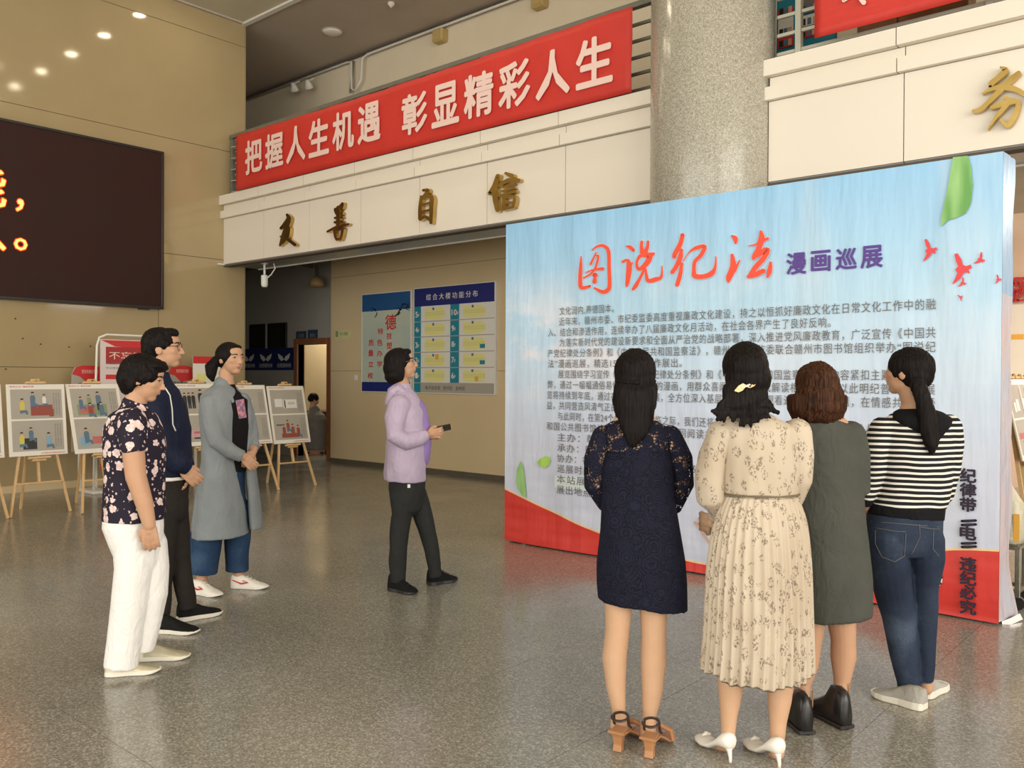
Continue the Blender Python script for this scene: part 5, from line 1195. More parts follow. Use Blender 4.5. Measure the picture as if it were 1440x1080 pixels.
# pleated skirt
vs = []; fs = []; n = 180; rows = [(696, 1070.5, 50, 31), (712, 1070, 57, 36), (735, 1069, 65, 42), (770, 1068, 69, 47), (800, 1067, 72, 50), (850, 1066.5, 73, 53), (890, 1066, 74.5, 55), (925, 1065, 76, 56), (952, 1064, 77, 57)]
for j, (y, cx_, ra, rb) in enumerate(rows):
    t = j/(len(rows)-1)
    for i in range(n):
        a = 2*PI*i/n; pl = (.9+2.6*t)*(.5+.5*noise.noise(V((math.cos(a)*2, math.sin(a)*2, 1)))+.55)*math.sin(a*36+noise.noise(V((math.cos(a), math.sin(a), t*.8)))*3) + 3.6*t*noise.noise(V((math.cos(a)*2.6, math.sin(a)*2.6, 7)))
        q = P(cx_, y, F.D) + RH*math.cos(a)*(ra+pl)*F.s + FH*math.sin(a)*(rb+pl)*F.s
        if j == len(rows)-1: q.z += (.006*math.sin(a*9)+.010*noise.noise(V((math.cos(a)*3, math.sin(a)*3, 2)))) + (.03*math.cos(a)**2 if math.sin(a) < 0 else .04)
        vs.append(q)
for j in range(len(rows)-1):
    for i in range(n): a = j*n+i; b2 = j*n+(i+1) % n; fs.append((a, a+n, b2+n, b2))
sk = MB().add(vs, fs).build('pleated_skirt', M_CREAM, F.o, smooth=True); md = sk.modifiers.new('t', 'SOLIDIFY'); md.thickness = .002
md = sk.modifiers.new('s', 'SUBSURF'); md.levels = 1; md.render_levels = 1
bl = [P(1070.5, 694, F.D)+RH*math.cos(t)*52.5*F.s+FH*math.sin(t)*33.5*F.s for t in [2*PI*k/40 for k in range(41)]]
MB().tube(bl, .0045, 8).build('belt', mat('olive_cord', (.12, .09, .05), .5, n=(60, (.16, .12, .07))), F.o)
mb = MB(); E(mb, 0, -.06, .13, .39, .47, .44); E(mb, 0, -.18, -.08, .40, .36, .42); E(mb, -.02, -.25, .1, .34, .3, .36)
F.tube(mb, [(1047, 545, -24, 32, 14), (1050, 568, -28, 32, 13), (1060, 582, -28, 14, 9)], n=20)
import itertools
random.seed(3)
for k in range(34):
    x0_ = 1020+1.7*k; u_ = (x0_-1048)/29; sw = u_*random.uniform(8, 30)*abs(u_)+random.uniform(-4, 4); ye = 599-13*abs(u_)+random.uniform(-9, 3); ph_ = random.uniform(0, 6)
    F.tube(mb, [(x0_*.7+1048*.3, 548, -28, 6, 5), (x0_, 562, -30, 5, 4), (x0_+sw*.35+3*math.sin(ph_), 571, -32-3*math.cos(ph_), 4, 3.4), (x0_+sw*.75-3*math.sin(ph_), 580 if ye > 584 else ye-3, -33+3*math.cos(ph_), 3, 2.6), (x0_+sw+3*math.cos(ph_), ye, -34, 2.4, 2)], n=8)
F.cloth('hair', mb, M_HAIR, .0045, 1, strands(.003))
M_CLIP = mat('gold_clip', (.55, .30, .12), .4, .6, n=(50, (.70, .48, .28)))
cl = MB()
for sg in (-1, 1):
    c = F.p(1049+sg*8, 543-sg*3, -39); ax = (RH*.9+UP*.38).normalized(); pts = [c-ax*.026, c-ax*.008+UP*.013, c+ax*.010+UP*.015, c+ax*.028, c+ax*.008-UP*.012, c-ax*.008-UP*.012]; cl.poly([p_-FH*.004 for p_ in pts], FH*.006)
cc = cl.build('hair_clip', M_CLIP, F.o); cc['label'] = 'gold winged hair clip'
for k in range(5): q = F.p(1049-5+2.5*k, 543+2-k, -41); MB().ell(q, (RH*.004, FH*.004, UP*.004), 8, 6).build('bead', M_PAPER, cc)
M_WSHOE = mat('white_patent', (.82, .78, .70), .18, n=(20, (.78, .74, .66)))
def pump(F, hx, hy, tx, ty, ln=.235):
    b = onz(hx, hy); d = onz(tx, ty)-b; d.z = 0; d.normalize(); a = d.cross(UP); H = .062
    hl_ = MB().tube([b+UP*.002, b+UP*.02, b+UP*.045+d*.006, b+UP*(H+.006)+d*.018], [.0065, .0065, .010, .022], 12)
    prof = [(-.010, .020, H-.002, H+.045), (.005, .032, H-.010, H+.055), (.03, .036, H-.014, H+.050), (.07, .034, .040, .072), (.11, .036, .014, .045), (.15, .042, .003, .040), (.19, .038, .002, .042), (.22, .022, .004, .030), (.24, .006, .007, .016)]
    vs = []; n = 14; fs = []
    for u, w_, zb2, zt2 in prof:
        for j in range(n): an = 2*PI*j/n; vs.append(b+d*u+a*math.cos(an)*w_+UP*((zb2+zt2)/2+math.sin(an)*(zt2-zb2)/2))
    for i in range(len(prof)-1):
        for j in range(n): q = i*n+j; r_ = i*n+(j+1) % n; fs.append((q, r_, r_+n, q+n))
    fs += [tuple(reversed(range(n))), tuple(range((len(prof)-1)*n, len(prof)*n))]
    o = MB().add(vs, fs).build('pump', M_WSHOE, F.o, smooth=True); o['label'] = 'white patent pump with slim heel'; hl_.build('stiletto_heel', M_WSHOE, o, smooth=True)
    MB().tube([b+d*.165+a*.02+UP*.046, b+d*.165+UP*.052, b+d*.165-a*.02+UP*.046], [.004, .009, .004], 8).build('bow', M_WSHOE, o)
pump(F, 1027, 1073, 1003, 1056); pump(F, 1096, 1080.5, 1076, 1066)

# ================= woman in grey green dress, brown bob
M_GREEN = fabric('grey_green_cotton', (.070, .072, .060), .9, 700)
F = Fig(1152, 1015, 'woman with brown bob in plain grey-green dress and black wedge boots')
F.head(1147, 548, 0, -8, face=False)
F.tube(F.body, [(1150, 570, 0, 17, 17), (1152, 590, 0, 17, 17), (1154, 600, 0, 34, 22)], 'h')
F.tube(F.body, [(1156, 602, 0, 40, 24), (1158, 640, 0, 44, 27), (1162, 700, 0, 42, 28), (1165, 770, 0, 46, 32), (1167, 830, 0, 46, 32)], 'h')
for q in ([(1188, 830, 0, 24, 24), (1183, 870, 0, 20, 20), (1186, 900, 0, 17, 17.5), (1186, 925, 2, 17.5, 17.5), (1184, 958, 0, 11, 11.5), (1182, 985, -2, 11, 12), (1178, 1005, 5, 13, 14)], [(1146, 830, 0, 24, 24), (1142, 870, 0, 19, 20), (1138, 905, 0, 16.5, 17.5), (1134, 935, 2, 16.5, 17), (1129, 962, 0, 11, 11.5), (1126, 985, -2, 11, 12), (1124, 1008, 5, 13, 14)]): F.limb(*q)
F.limb((1196, 616, 0, 15, 16), (1205, 650, 0, 13, 13), (1207, 690, 2, 11.5, 11.5), (1200, 715, 26, 8, 8), (1190, 722, 42, 7, 7)); F.hand(1190, 722, 42, -.6, .1, .6, side=-1, palm=(0, 0, -1), curl=.6)
F.limb((1114, 616, 0, 15, 16), (1110, 650, 2, 13, 13), (1112, 690, 6, 11.5, 11.5), (1130, 712, 30, 8, 8), (1145, 718, 42, 7, 7)); F.hand(1145, 718, 42, 1, .1, .2, palm=(0, 0, -1), curl=.6)
F.build()
mb = MB(); F.tube(mb, [(1151, 586, 0, 20, 20), (1154, 596, 0, 38, 25), (1156, 610, 0, 50, 30), (1160, 650, 0, 52, 34), (1163, 700, 0, 50, 35), (1166, 760, 0, 54, 39), (1167.5, 820, 0, 56, 42), (1168, 866, 0, 55, 42, .10)], 'h', n=40, caps='ff')
F.tube(mb, [(1196, 612, 0, 20, 20), (1205, 640, 0, 16, 18), (1206, 688, 2, 15, 16), (1206, 693, 2, 15, 16)], caps='rf'); F.tube(mb, [(1114, 612, 0, 20, 20), (1110, 650, 2, 16, 18), (1111, 688, 6, 15, 16)], caps='rf')
F.cloth('dress', mb, M_GREEN, .008, 3, folds(.008, (7, 7, 3)))
mb = MB(); E(mb, 0, -.05, .12, .40, .47, .44); E(mb, 0, -.14, -.12, .47, .42, .40); E(mb, 0, -.18, -.32, .48, .38, .28); E(mb, 0, -.2, -.46, .40, .30, .22)
random.seed(5)
for k in range(22):
    a = PI*(k/21)*1.15-.1*PI; x = 1149-38*math.cos(a); d = -24*math.sin(a)-4
    F.tube(mb, [(x*.97+1149*.03, 560, d, 6, 6), (1149+(x-1149)*.98, 575, d*1.05, 5, 5), (1149+(x-1149)*.86+random.uniform(-2, 2), 586+random.uniform(-4, 8), d*.98, 2.4, 2.4)], n=8)
F.cloth('hair', mb, M_HAIRB, .005, 1, strands(.004, 110, 9))
M_BOOT = mat('black_leather', (.012, .011, .011), .28, n=(30, (.018, .016, .016)), bump=(40, .2, .003))
def wedge(F, hx, hy, tx, ty, ax_, ay):
    b = onz(hx, hy); d = onz(tx, ty)-b; d.z = 0; d.normalize(); a = d.cross(UP); L_ = .245; n = 14
    pr_ = [(-.010, .024, .0, .12), (.004, .034, .0, .160), (.04, .038, .0, .172), (.08, .037, .0, .166), (.10, .038, .0, .118), (.15, .044, .0, .085), (.19, .043, .0, .066), (.225, .032, .003, .048), (.245, .014, .008, .03)]
    vs = []; fs = []
    for u, w_, z0_, z1_ in pr_:
        for j in range(n):
            an = 2*PI*j/n-PI/2; cs, sn = math.cos(an), math.sin(an); q = 1/(abs(cs)**3.2+abs(sn)**3.2)**(1/3.2)
            k = 1-.36*max(0, sn)*(u < .09)
            vs.append(b+d*u+a*cs*q*w_*k+UP*((z0_+z1_)/2+sn*q*(z1_-z0_)/2))
    for i in range(len(pr_)-1):
        for j in range(n): q = i*n+j; r_ = i*n+(j+1) % n; fs.append((q, r_, r_+n, q+n))
    fs += [tuple(reversed(range(n))), tuple(range((len(pr_)-1)*n, len(pr_)*n))]
    o = MB().add(vs, fs).build('boot', M_BOOT, F.o, smooth=True); o['label'] = 'black leather wedge ankle boot with gold zip'
    MB().bar(b+d*.0-a*.0+UP*.010-d*.012, b+d*.20+UP*.010, .078, .016).build('sole', M_BLACK, o, bevel=.004)
    for sg in (1,):
        MB().tube([b+d*.02+a*.038*sg+UP*.182, b+d*.03+a*.041*sg+UP*.14, b+d*.035+a*.042*sg+UP*.10], .0035, 6).build('zip', M_CLIP, o)
        MB().ell(b+d*.05+a*.041*sg+UP*.13, (d*.008, a*.004, UP*.010), 8, 6).build('buckle', M_CLIP, o)
wedge(F, 1190, 1025, 1146, 1003, 0, 0); wedge(F, 1134, 1033, 1106, 1008, 0, 0)

# ================= woman in black and white striped jumper and jeans
M_STR = mat('black_white_stripes', (.02, .02, .02), .85, spec=.2); nt, nd, lk, b = nodes(M_STR); ps = nt.nodes.new('ShaderNodeNewGeometry').outputs['Position']
sp = nt.nodes.new('ShaderNodeSeparateXYZ'); lk.new(ps, sp.inputs[0]); ns = tex(nt, 'ShaderNodeTexNoise', ps, Scale=7.0, Detail=1.0)
zz = math_(nt, 'ADD', sp.outputs[2], math_(nt, 'MULTIPLY', ns.outputs['Fac'], .012)); fr = math_(nt, 'FRACT', math_(nt, 'DIVIDE', zz, .0255)); st_ = math_(nt, 'LESS_THAN', fr, .40)
lk.new(mixc(nt, st_, (.012, .012, .013), (.72, .68, .62)), b.inputs['Base Color'])
M_KNIT = fabric('black_knit', (.010, .010, .011), .9, 500); M_JEAN = denim('worn_dark_jeans', (.014, .020, .040), (.026, .038, .066), (.07, .095, .14))
F = Fig(1278, 985, 'woman in black-and-white striped jumper and jeans with long ponytail')
F.head(1277, 524, 0, -42, pitch=4, face=False)
F.tube(F.body, [(1278, 548, 0, 15, 15), (1284, 568, 0, 15.5, 16), (1286, 582, 0, 22, 17)], 'h')
F.tube(F.body, [(1287, 590, 0, 30, 17), (1288, 608, 0, 42, 24), (1286, 650, 0, 42, 27), (1280, 710, 0, 40, 26), (1272, 745, 0, 40, 27)], 'h')
F.limb((1248, 780, 0, 21, 22), (1263, 880, 0, 15, 16), (1277, 950, 0, 12, 13), (1281, 980, 0, 10, 11)); F.limb((1298, 780, 0, 19, 20), (1300, 880, 2, 12, 13), (1301, 940, 2, 10, 11), (1302, 968, 2, 9, 10))
F.limb((1240, 606, 0, 13, 14), (1228, 650, 0, 12, 12), (1220, 695, -2, 9.5, 10), (1218, 712, 8, 8, 8), (1220, 722, 18, 7, 7)); F.hand(1219, 716, 14, .25, .25, 1, palm=(1, 0, 0), curl=.6, size=.9)
F.limb((1336, 606, 2, 13, 14), (1340, 650, 4, 12, 12), (1330, 695, 8, 9.5, 10), (1310, 716, 30, 7.5, 7.5), (1290, 722, 40, 7, 7)); F.hand(1290, 722, 40, -1, .1, .1, side=-1, palm=(0, 0, -1), curl=.5)
F.build()
mb = MB(); F.tube(mb, [(1286, 582, 0, 34, 22), (1288, 598, 0, 51, 28), (1289, 640, 0, 51, 32), (1287, 680, 0, 49, 32), (1281, 705, 0, 50, 33), (1276, 714, 0, 51, 34)], 'h', n=40, caps='ff')
F.tube(mb, [(1241, 602, 0, 17, 18), (1232, 630, 0, 16, 17), (1228, 665, -1, 15, 15), (1221, 690, -2, 12.5, 13), (1216, 702, -1, 11, 11)], caps='rf'); F.tube(mb, [(1334, 600, 2, 16, 18), (1338, 625, 4, 15, 17), (1336, 660, 5, 14, 15), (1327, 695, 10, 13, 13), (1316, 708, 22, 11, 11), (1304, 714, 34, 9, 9)], caps='rf')
F.cloth('jumper', mb, M_STR, .0065, 2, folds(.006, (8, 8, 5)), label='black and white striped jumper')
mb = MB(); F.tube(mb, [(1276, 711, 0, 51.5, 35, -.06), (1273, 726, 0, 52.5, 36, -.08)], 'h', n=40, caps='ff'); F.cloth('ribbed_hem', mb, M_KNIT, .007, 1)
mb = MB(); F.tube(mb, [(1217, 700, -1, 11.5, 12), (1216, 708, 3, 10.5, 11)], caps='ff'); F.cloth('cuff', mb, M_KNIT, .005, 1)
mb = MB(); F.tube(mb, [(1288, 574, 0, 19, 19), (1291, 579, -2, 33, 24), (1296, 588, -7, 42, 27), (1298, 598, -10, 38, 25), (1302, 612, -13, 23, 20), (1306, 624, -16, 12, 15)], 'h', n=30, caps='fr'); F.cloth('hood', mb, M_KNIT, .007, 3, label='black hood lying on the back')
mb = MB(); F.tube(mb, [(1273, 722, 0, 51, 33), (1270, 745, 0, 53, 37), (1270, 768, 0, 52, 35), (1271, 778, 0, 48, 30)], 'h', n=36, caps='ff')
F.tube(mb, [(1245, 756, 0, 27, 34), (1248, 785, 0, 27, 33), (1254, 815, 0, 26.5, 28), (1263, 865, 0, 21.5, 23), (1271, 915, 0, 18, 19), (1278, 960, 0, 15, 16), (1279, 970, 0, 15, 16)], caps='rf'); F.tube(mb, [(1298, 756, 0, 26, 34), (1300, 785, 0, 24.5, 32), (1299, 820, 1, 19.5, 26), (1300, 868, 2, 16.5, 21), (1300, 920, 2, 12.5, 16), (1301, 957, 2, 10.5, 13)], caps='rf')
F.cloth('jeans', mb, M_JEAN, .007, 2, folds(.005, (7, 7, 7), 5), label='worn dark blue jeans')
j = bpy.data.objects['jeans']; M_ST = mat('tan_stitching', (.20, .16, .12), .8, n=(200, (.12, .10, .09)))
for pts in ([(1230, 742), (1258, 747), (1274, 748)], [(1231, 745), (1231, 765), (1240, 783), (1258, 790), (1272, 782), (1274, 750)], [(1294, 741), (1313, 744), (1322, 744)], [(1313, 745), (1312, 772), (1320, 782)], [(1293, 737), (1294, 755), (1286, 772), (1281, 780)], [(1224, 733), (1320, 741)], [(1281, 785), (1283, 815), (1285, 838)]):
    seam(j, pts, .0013, M_ST if pts[0][0] != 1281 else M_KNIT, 'stitching')
mb = MB(); E(mb, 0, -.06, .12, .385, .47, .43); E(mb, 0, -.18, -.03, .355, .33, .33)
F.tube(mb, [(1290, 540, -22, 11, 10), (1297, 556, -30, 11, 9), (1303, 580, -34, 12.5, 9), (1307, 605, -36, 12.5, 8), (1310, 624, -37, 10, 7), (1310, 636, -37, 4, 4)], n=16)
F.cloth('hair', mb, M_HAIR, .005, 1, strands(.0035))
M_KGREY = fabric('grey_knit_shoe', (.40, .38, .34), .85, 600); M_SOLEW = mat('off_white_rubber', (.74, .70, .60), .5, n=(30, (.70, .66, .56)))
shoe(F, 'shoe', (1301, 999), (1226, 976), M_KGREY, M_SOLEW, wd=.095, hh=.10, sole=.030, label='pale grey knit trainer'); shoe(F, 'shoe', (1296, 982), (1325, 966), M_KGREY, M_SOLEW, L=.24, wd=.09, hh=.09, sole=.030, label='pale grey knit trainer')
for q, w2 in (((1279, 966, 0), 15.6), ((1301, 953, 2), 11.2)):
    mb = MB(); F.tube(mb, [(q[0]-1, q[1]-3, q[2], w2, w2+1), (q[0], q[1]+5, q[2], w2, w2+1)], caps='ff'); F.cloth('turned_cuff', mb, denim('pale_jeans_cuff', (.04, .06, .10), (.07, .10, .15), (.12, .16, .22)), .006, 1)

# ================= woman in lavender jacket holding a phone
M_LAV = fabric('lavender_nylon', (.47, .38, .50), .55, 800, (.41, .33, .44), .1); M_LAV2 = fabric('violet_knit_top', (.30, .20, .46), .8); M_CHARC = fabric('charcoal_trousers', (.030, .031, .030), .85)
F = Fig(595, 828, 'woman in lavender jacket and charcoal trousers holding a phone', vox=.005)
F.head(564, 513, 0, 84, pitch=10, h=.225)
F.limb((562, 530, 0, 10, 10), (567, 548, 0, 10.5, 11), (570, 557, 0, 11, 13))
F.tube(F.body, [(571, 568, 0, 17, 24), (572, 600, 0, 22, 28), (572, 650, 0, 21, 26), (572, 690, 0, 22, 26)], 'h')
F.limb((563, 690, -11, 15, 14), (562, 748, -11, 10, 10), (559, 795, -11, 7, 7), (557, 820, -11, 6.5, 7)); F.limb((580, 690, 11, 15, 14), (598, 735, 11, 10, 10), (608, 780, 11, 6.5, 6.5), (610, 797, 11, 5.5, 6))
F.limb((563, 572, -28, 10, 10), (557, 612, -34, 9, 9), (580, 616, -30, 8, 8), (601, 611, -14, 5.5, 5.5)); F.hand(600, 611, -14, 1, -.10, .25, side=1, palm=(.1, -.2, 1), curl=.75, size=.93)
F.limb((577, 572, 28, 10, 10), (576, 610, 34, 9, 9), (592, 615, 24, 7, 7), (603, 611, 2, 5.5, 5.5)); F.hand(602, 611, 3, 1, -.05, -.35, side=-1, palm=(.1, -.2, -1), curl=.8, size=.9)
F.build()
mb = MB(); F.tube(mb, [(566, 546, 0, 11, 12), (568, 553, 0, 16, 20), (569, 562, 0, 21, 27), (571, 580, 0, 26, 33), (572, 610, 0, 27, 34), (571, 640, 0, 28.5, 33), (570, 665, 0, 29, 34), (570, 675, 0, 28.5, 34, -.04)], 'h', n=36, caps='rf')
F.tube(mb, [(562, 570, -26, 15.5, 14), (556, 590, -32, 14.5, 13), (556, 612, -35, 13.5, 12), (572, 620, -33, 12.5, 11), (590, 616, -24, 10, 9), (600, 612, -17, 7.5, 7)], caps='rf'); F.tube(mb, [(577, 570, 26, 13, 12), (577, 608, 33, 12, 12), (590, 615, 27, 9, 9), (600, 612, 8, 7, 7)], caps='rf')
F.cloth('jacket', mb, M_LAV, .0065, 2, folds(.006, (12, 12, 9)), label='thin lavender hooded jacket')
mb = MB(); F.tube(mb, [(549, 566, 0, 8, 17), (555, 552, 0, 11, 20), (561, 546, 0, 10, 19), (571, 553, 0, 7, 17), (577, 560, 0, 4, 12)]); F.cloth('hood', mb, M_LAV, .006, 2, folds(.004, (14, 14, 14)))
mb = MB(); F.tube(mb, [(578, 556, 0, 8, 9), (585, 570, 0, 13, 15), (591, 600, 0, 14.5, 15), (593, 625, 0, 13.5, 15), (592, 646, 0, 12, 15)], 'h'); F.cloth('knit_top', mb, M_LAV2, .006, 2, folds(.003), label='violet knit top')
mb = MB(); F.tube(mb, [(572, 664, 0, 26, 29), (572, 690, 0, 25, 29), (573, 705, 0, 22, 27)], 'h'); F.tube(mb, [(566, 695, -11, 19, 17), (565, 725, -11, 14.5, 14), (561.5, 750, -11, 13, 13), (559, 785, -11, 12, 12), (559.5, 818, -11, 10.5, 11)], caps='rf'); F.tube(mb, [(582, 695, 11, 18, 17), (594, 722, 11, 14, 14), (599, 740, 11, 12.5, 13), (608, 775, 11, 10.5, 11), (613, 811, 11, 9, 9.5)], caps='rf')
F.cloth('trousers', mb, M_CHARC, .0065, 2, folds(.005, (9, 9, 8), 2))
patch(bpy.data.objects['trousers'], [(573, 681), (577, 681), (577, 686), (573, 686)], M_PAPER, 'white_tag', .003, None, 2)
mb = MB(); E(mb, 0, -.07, .13, .40, .46, .42); E(mb, 0, -.22, -.08, .42, .36, .40); E(mb, 0, -.24, -.30, .42, .33, .28); E(mb, -.36, -.02, .02, .06, .16, .30); E(mb, .33, -.10, -.1, .09, .20, .42); E(mb, -.33, -.12, -.1, .09, .18, .42); E(mb, 0, .20, .36, .27, .18, .12)
F.cloth('hair', mb, M_HAIR, .005, 2, strands(.0025), label='chin-length black bob')
def glasses(F, m, z=.035):
    g = MB(); L = F.hl
    for sg in (-1, 1):
        c = (sg*.145, .43, z); g.tube([L(c[0]+.105*math.cos(t), c[1]-.02*abs(math.cos(t)), c[2]+.085*math.sin(t)) for t in [2*PI*k/16 for k in range(17)]], .0016, 6)
        g.tube([L(sg*.25, .41, z+.03), L(sg*.32, .25, z+.03), L(sg*.345, -.02, z+.02)], .0018, 6)
    g.tube([L(-.04, .435, z+.02), L(.04, .435, z+.02)], .0016, 6)
    o = g.build('glasses', m, F.o); return o
glasses(F, M_STEEL)
lt = MB(); q0 = F.p(621, 603, -2)
ph = MB(); ax = (RH*.96+UP*.20+FH*.2).normalized(); up_ = (UP*.9-RH*.15-FH*.4); up_ = (up_-ax*up_.dot(ax)).normalized(); nn = ax.cross(up_)
for nm, mt, a1, a2, b1, b2_, c1, c2 in (('mobile_phone', M_BLACK, -.062, .072, -.022, .026, -.0045, .0045), ):
    vs = [q0+ax*i+up_*j_+nn*k for k in (c1, c2) for j_ in (b1, b2_) for i in (a1, a2)]
    po = MB().add(vs, [(0, 2, 3, 1), (4, 5, 7, 6), (0, 1, 5, 4), (2, 6, 7, 3), (0, 4, 6, 2), (1, 3, 7, 5)]).build('mobile_phone', M_BLACK, bevel=.003); tag(po, 'black mobile phone in a case held by the woman in lavender', 'phone')
    vs = [q0+ax*i+up_*j_+nn*k for k in (-.0049, -.0052) for j_ in (-.018, .022) for i in (-.056, .066)]
    MB().add(vs, [(0, 2, 3, 1), (4, 5, 7, 6), (0, 1, 5, 4), (2, 6, 7, 3), (0, 4, 6, 2), (1, 3, 7, 5)]).build('screen', M_INKG, po)
    vs = [q0+ax*i+up_*j_+nn*k for k in (-.0053, .0053) for j_ in (-.023, .027) for i in (.066, .074)]
    MB().add(vs, [(0, 2, 3, 1), (4, 5, 7, 6), (0, 1, 5, 4), (2, 6, 7, 3), (0, 4, 6, 2), (1, 3, 7, 5)]).build('case_edge', M_TAN, po)
M_BSHOE = fabric('black_mesh_shoe', (.012, .012, .012), .8, 500)
shoe(F, 'shoe', (548, 829), (589, 837), M_BSHOE, M_BLACK, L=.25, wd=.09, hh=.115, lace=M_BLACK); shoe(F, 'shoe', (602, 823), (643, 816), M_BSHOE, M_BLACK, L=.25, wd=.09, hh=.115, lace=M_BLACK)

# ================= woman in grey coat
M_COAT = fabric('grey_blue_coat', (.235, .255, .265), .85, 800, (.20, .22, .23)); M_TEE = fabric('black_tee', (.010, .009, .010), .85); M_BJEAN = denim('mid_blue_jeans', (.012, .030, .070), (.022, .050, .105), (.06, .11, .18))
F = Fig(325, 829, 'woman with ponytail in long grey coat, black tee and blue jeans', vox=.005)
F.head(324, 505, 0, 122, pitch=-1, h=.226)
F.limb((318, 525, 0, 10, 10), (319, 545, 0, 10.5, 11), (319, 555, 0, 11, 12))
F.tube(F.body, [(318, 566, 0, 19, 24), (318, 600, 0, 22, 28), (318, 650, 0, 21, 27), (317, 690, 0, 24, 28)], 'h')
F.limb((297, 700, -14, 14, 14), (287, 770, -14, 11, 11), (284, 810, -14, 7.5, 8), (284, 824, -14, 7.5, 8)); F.limb((331, 700, 14, 14, 14), (333, 770, 14, 11, 11), (336, 806, 14, 7.5, 8), (337, 818, 14, 8, 8))
F.limb((299, 570, -28, 10, 10), (307, 620, -34, 9, 9), (342, 642, -26, 6, 6)); F.hand(341, 641, -26, .85, .85, .15, side=1, palm=(-.2, .3, 1), curl=.8, size=.95)
F.limb((340, 570, 22, 10, 10), (353, 612, 20, 8.5, 8.5), (356, 634, 2, 6, 6)); F.hand(357, 634, 0, -.3, 1, -.5, side=-1, palm=(-1, .3, 0), curl=.6, size=.95)
F.build()
mb = MB(); F.tube(mb, [(320, 548, 0, 12, 13), (322, 554, 1, 16, 20), (327, 562, 2, 20, 25), (328, 600, 2, 21.5, 25), (327, 640, 2, 21, 24), (327, 662, 2, 21, 24)], 'h', n=30, caps='rf'); F.cloth('tee_shirt', mb, M_TEE, .0065, 2, folds(.003), label='black tee with pink print')
mb = MB(); F.tube(mb, [(313, 541, -2, 12, 14), (312, 548, -3, 18, 22), (309, 557, -4, 25, 30), (309, 580, -5, 27, 34), (310, 620, -5, 25, 33), (311, 650, -4, 26, 33), (310, 700, -4, 32, 38), (309, 735, -3, 36, 42), (309.5, 752, -3, 38, 44, .03)], 'h', n=44, caps='rf')
F.tube(mb, [(296, 568, -27, 13.5, 14), (299, 595, -32, 12.5, 13), (306, 620, -36, 11.5, 12), (326, 635, -33, 10, 10), (341, 642, -27, 8.5, 8.5)], caps='rf')
F.cloth('coat', mb, M_COAT, .0065, 2, folds(.006, (12, 12, 2.2)), label='open long grey coat, back and near side')
mb = MB(); F.tube(mb, [(342, 560, 12, 8, 14), (347, 580, 14, 8, 14), (350, 620, 14, 7, 15), (353, 660, 14, 6, 16), (357, 700, 14, 7, 18), (361, 742, 14, 7.5, 20)], 'h', n=24, caps='rf'); F.tube(mb, [(341, 568, 22, 13, 14), (349, 592, 23, 11, 12), (354, 614, 20, 10, 10), (357, 630, 6, 8, 8)], caps='rf')
F.cloth('coat_front', mb, M_COAT, .0065, 2, folds(.005, (12, 12, 3)), label='far front of the open coat with sleeve')
for sg, pts in ((0, [(312, 548, -14, 6, 3), (320, 553, -17, 5, 2.5), (327, 565, -20, 3, 2)]), (1, [(330, 549, 8, 6, 3), (338, 556, 10, 4, 2.5), (342, 564, 8, 3, 2)])):
    mb = MB(); F.tube(mb, pts); F.cloth('collar', mb, M_COAT, .004, 1)
patch(bpy.data.objects['tee_shirt'], [(331, 563), (343, 561), (347, 587), (336, 589)], mat('pink_grid_print', (.55, .22, .25), .7, n=(40, (.20, .12, .20), .06)), 'pink_print', .006)
mb = MB(); F.tube(mb, [(317, 665, 0, 26, 30), (316, 700, 0, 28, 31), (315, 725, 0, 30, 30)], 'h'); F.tube(mb, [(297, 715, -14, 21, 20), (290, 755, -14, 22, 20), (286, 790, -14, 20, 18), (285, 806, -14, 19.5, 18)], caps='rf'); F.tube(mb, [(332, 715, 14, 19, 20), (334, 760, 14, 17.5, 18), (333.5, 790, 14, 15.5, 17), (333, 802, 14, 15, 17)], caps='rf'); 
F.cloth('jeans', mb, M_BJEAN, .0065, 2, folds(.005, (7, 7, 6), 1), label='wide cropped blue jeans')
mb = MB(); E(mb, 0, -.07, .12, .385, .455, .415); E(mb, 0, -.24, 0, .33, .28, .30); E(mb, 0, .16, .37, .25, .18, .10)
F.tube(mb, [(303, 507, -2, 6, 7), (297, 516, -4, 9, 9), (297, 528, -5, 7, 7), (299, 534, -5, 3, 3)]); F.cloth('hair', mb, M_HAIR, .005, 1, strands(.002), label='black hair tied in a low ponytail')
M_WCAN = mat('white_canvas', (.80, .76, .68), .7, n=(60, (.75, .71, .63)))
for hp, tp in (((271, 833), (313, 840)), ((326, 826), (382, 828))):
    o, h, d, a, Ln = shoe(F, 'shoe', hp, tp, M_WCAN, M_WCAN, L=.27, wd=.092, hh=.095, lace=M_WHITE, label='white canvas trainer with red stripe')
    for sg in (-1, 1):
        MB().tube([h+d*.02+a*sg*.040+UP*.062, h+d*.09+a*sg*.047+UP*.040, h+d*.135+a*sg*.0455+UP*.050, h+d*.10+a*sg*.0455+UP*.062], [.003, .0055, .007, .003], 6).build('red_stripe', M_REDP, o)
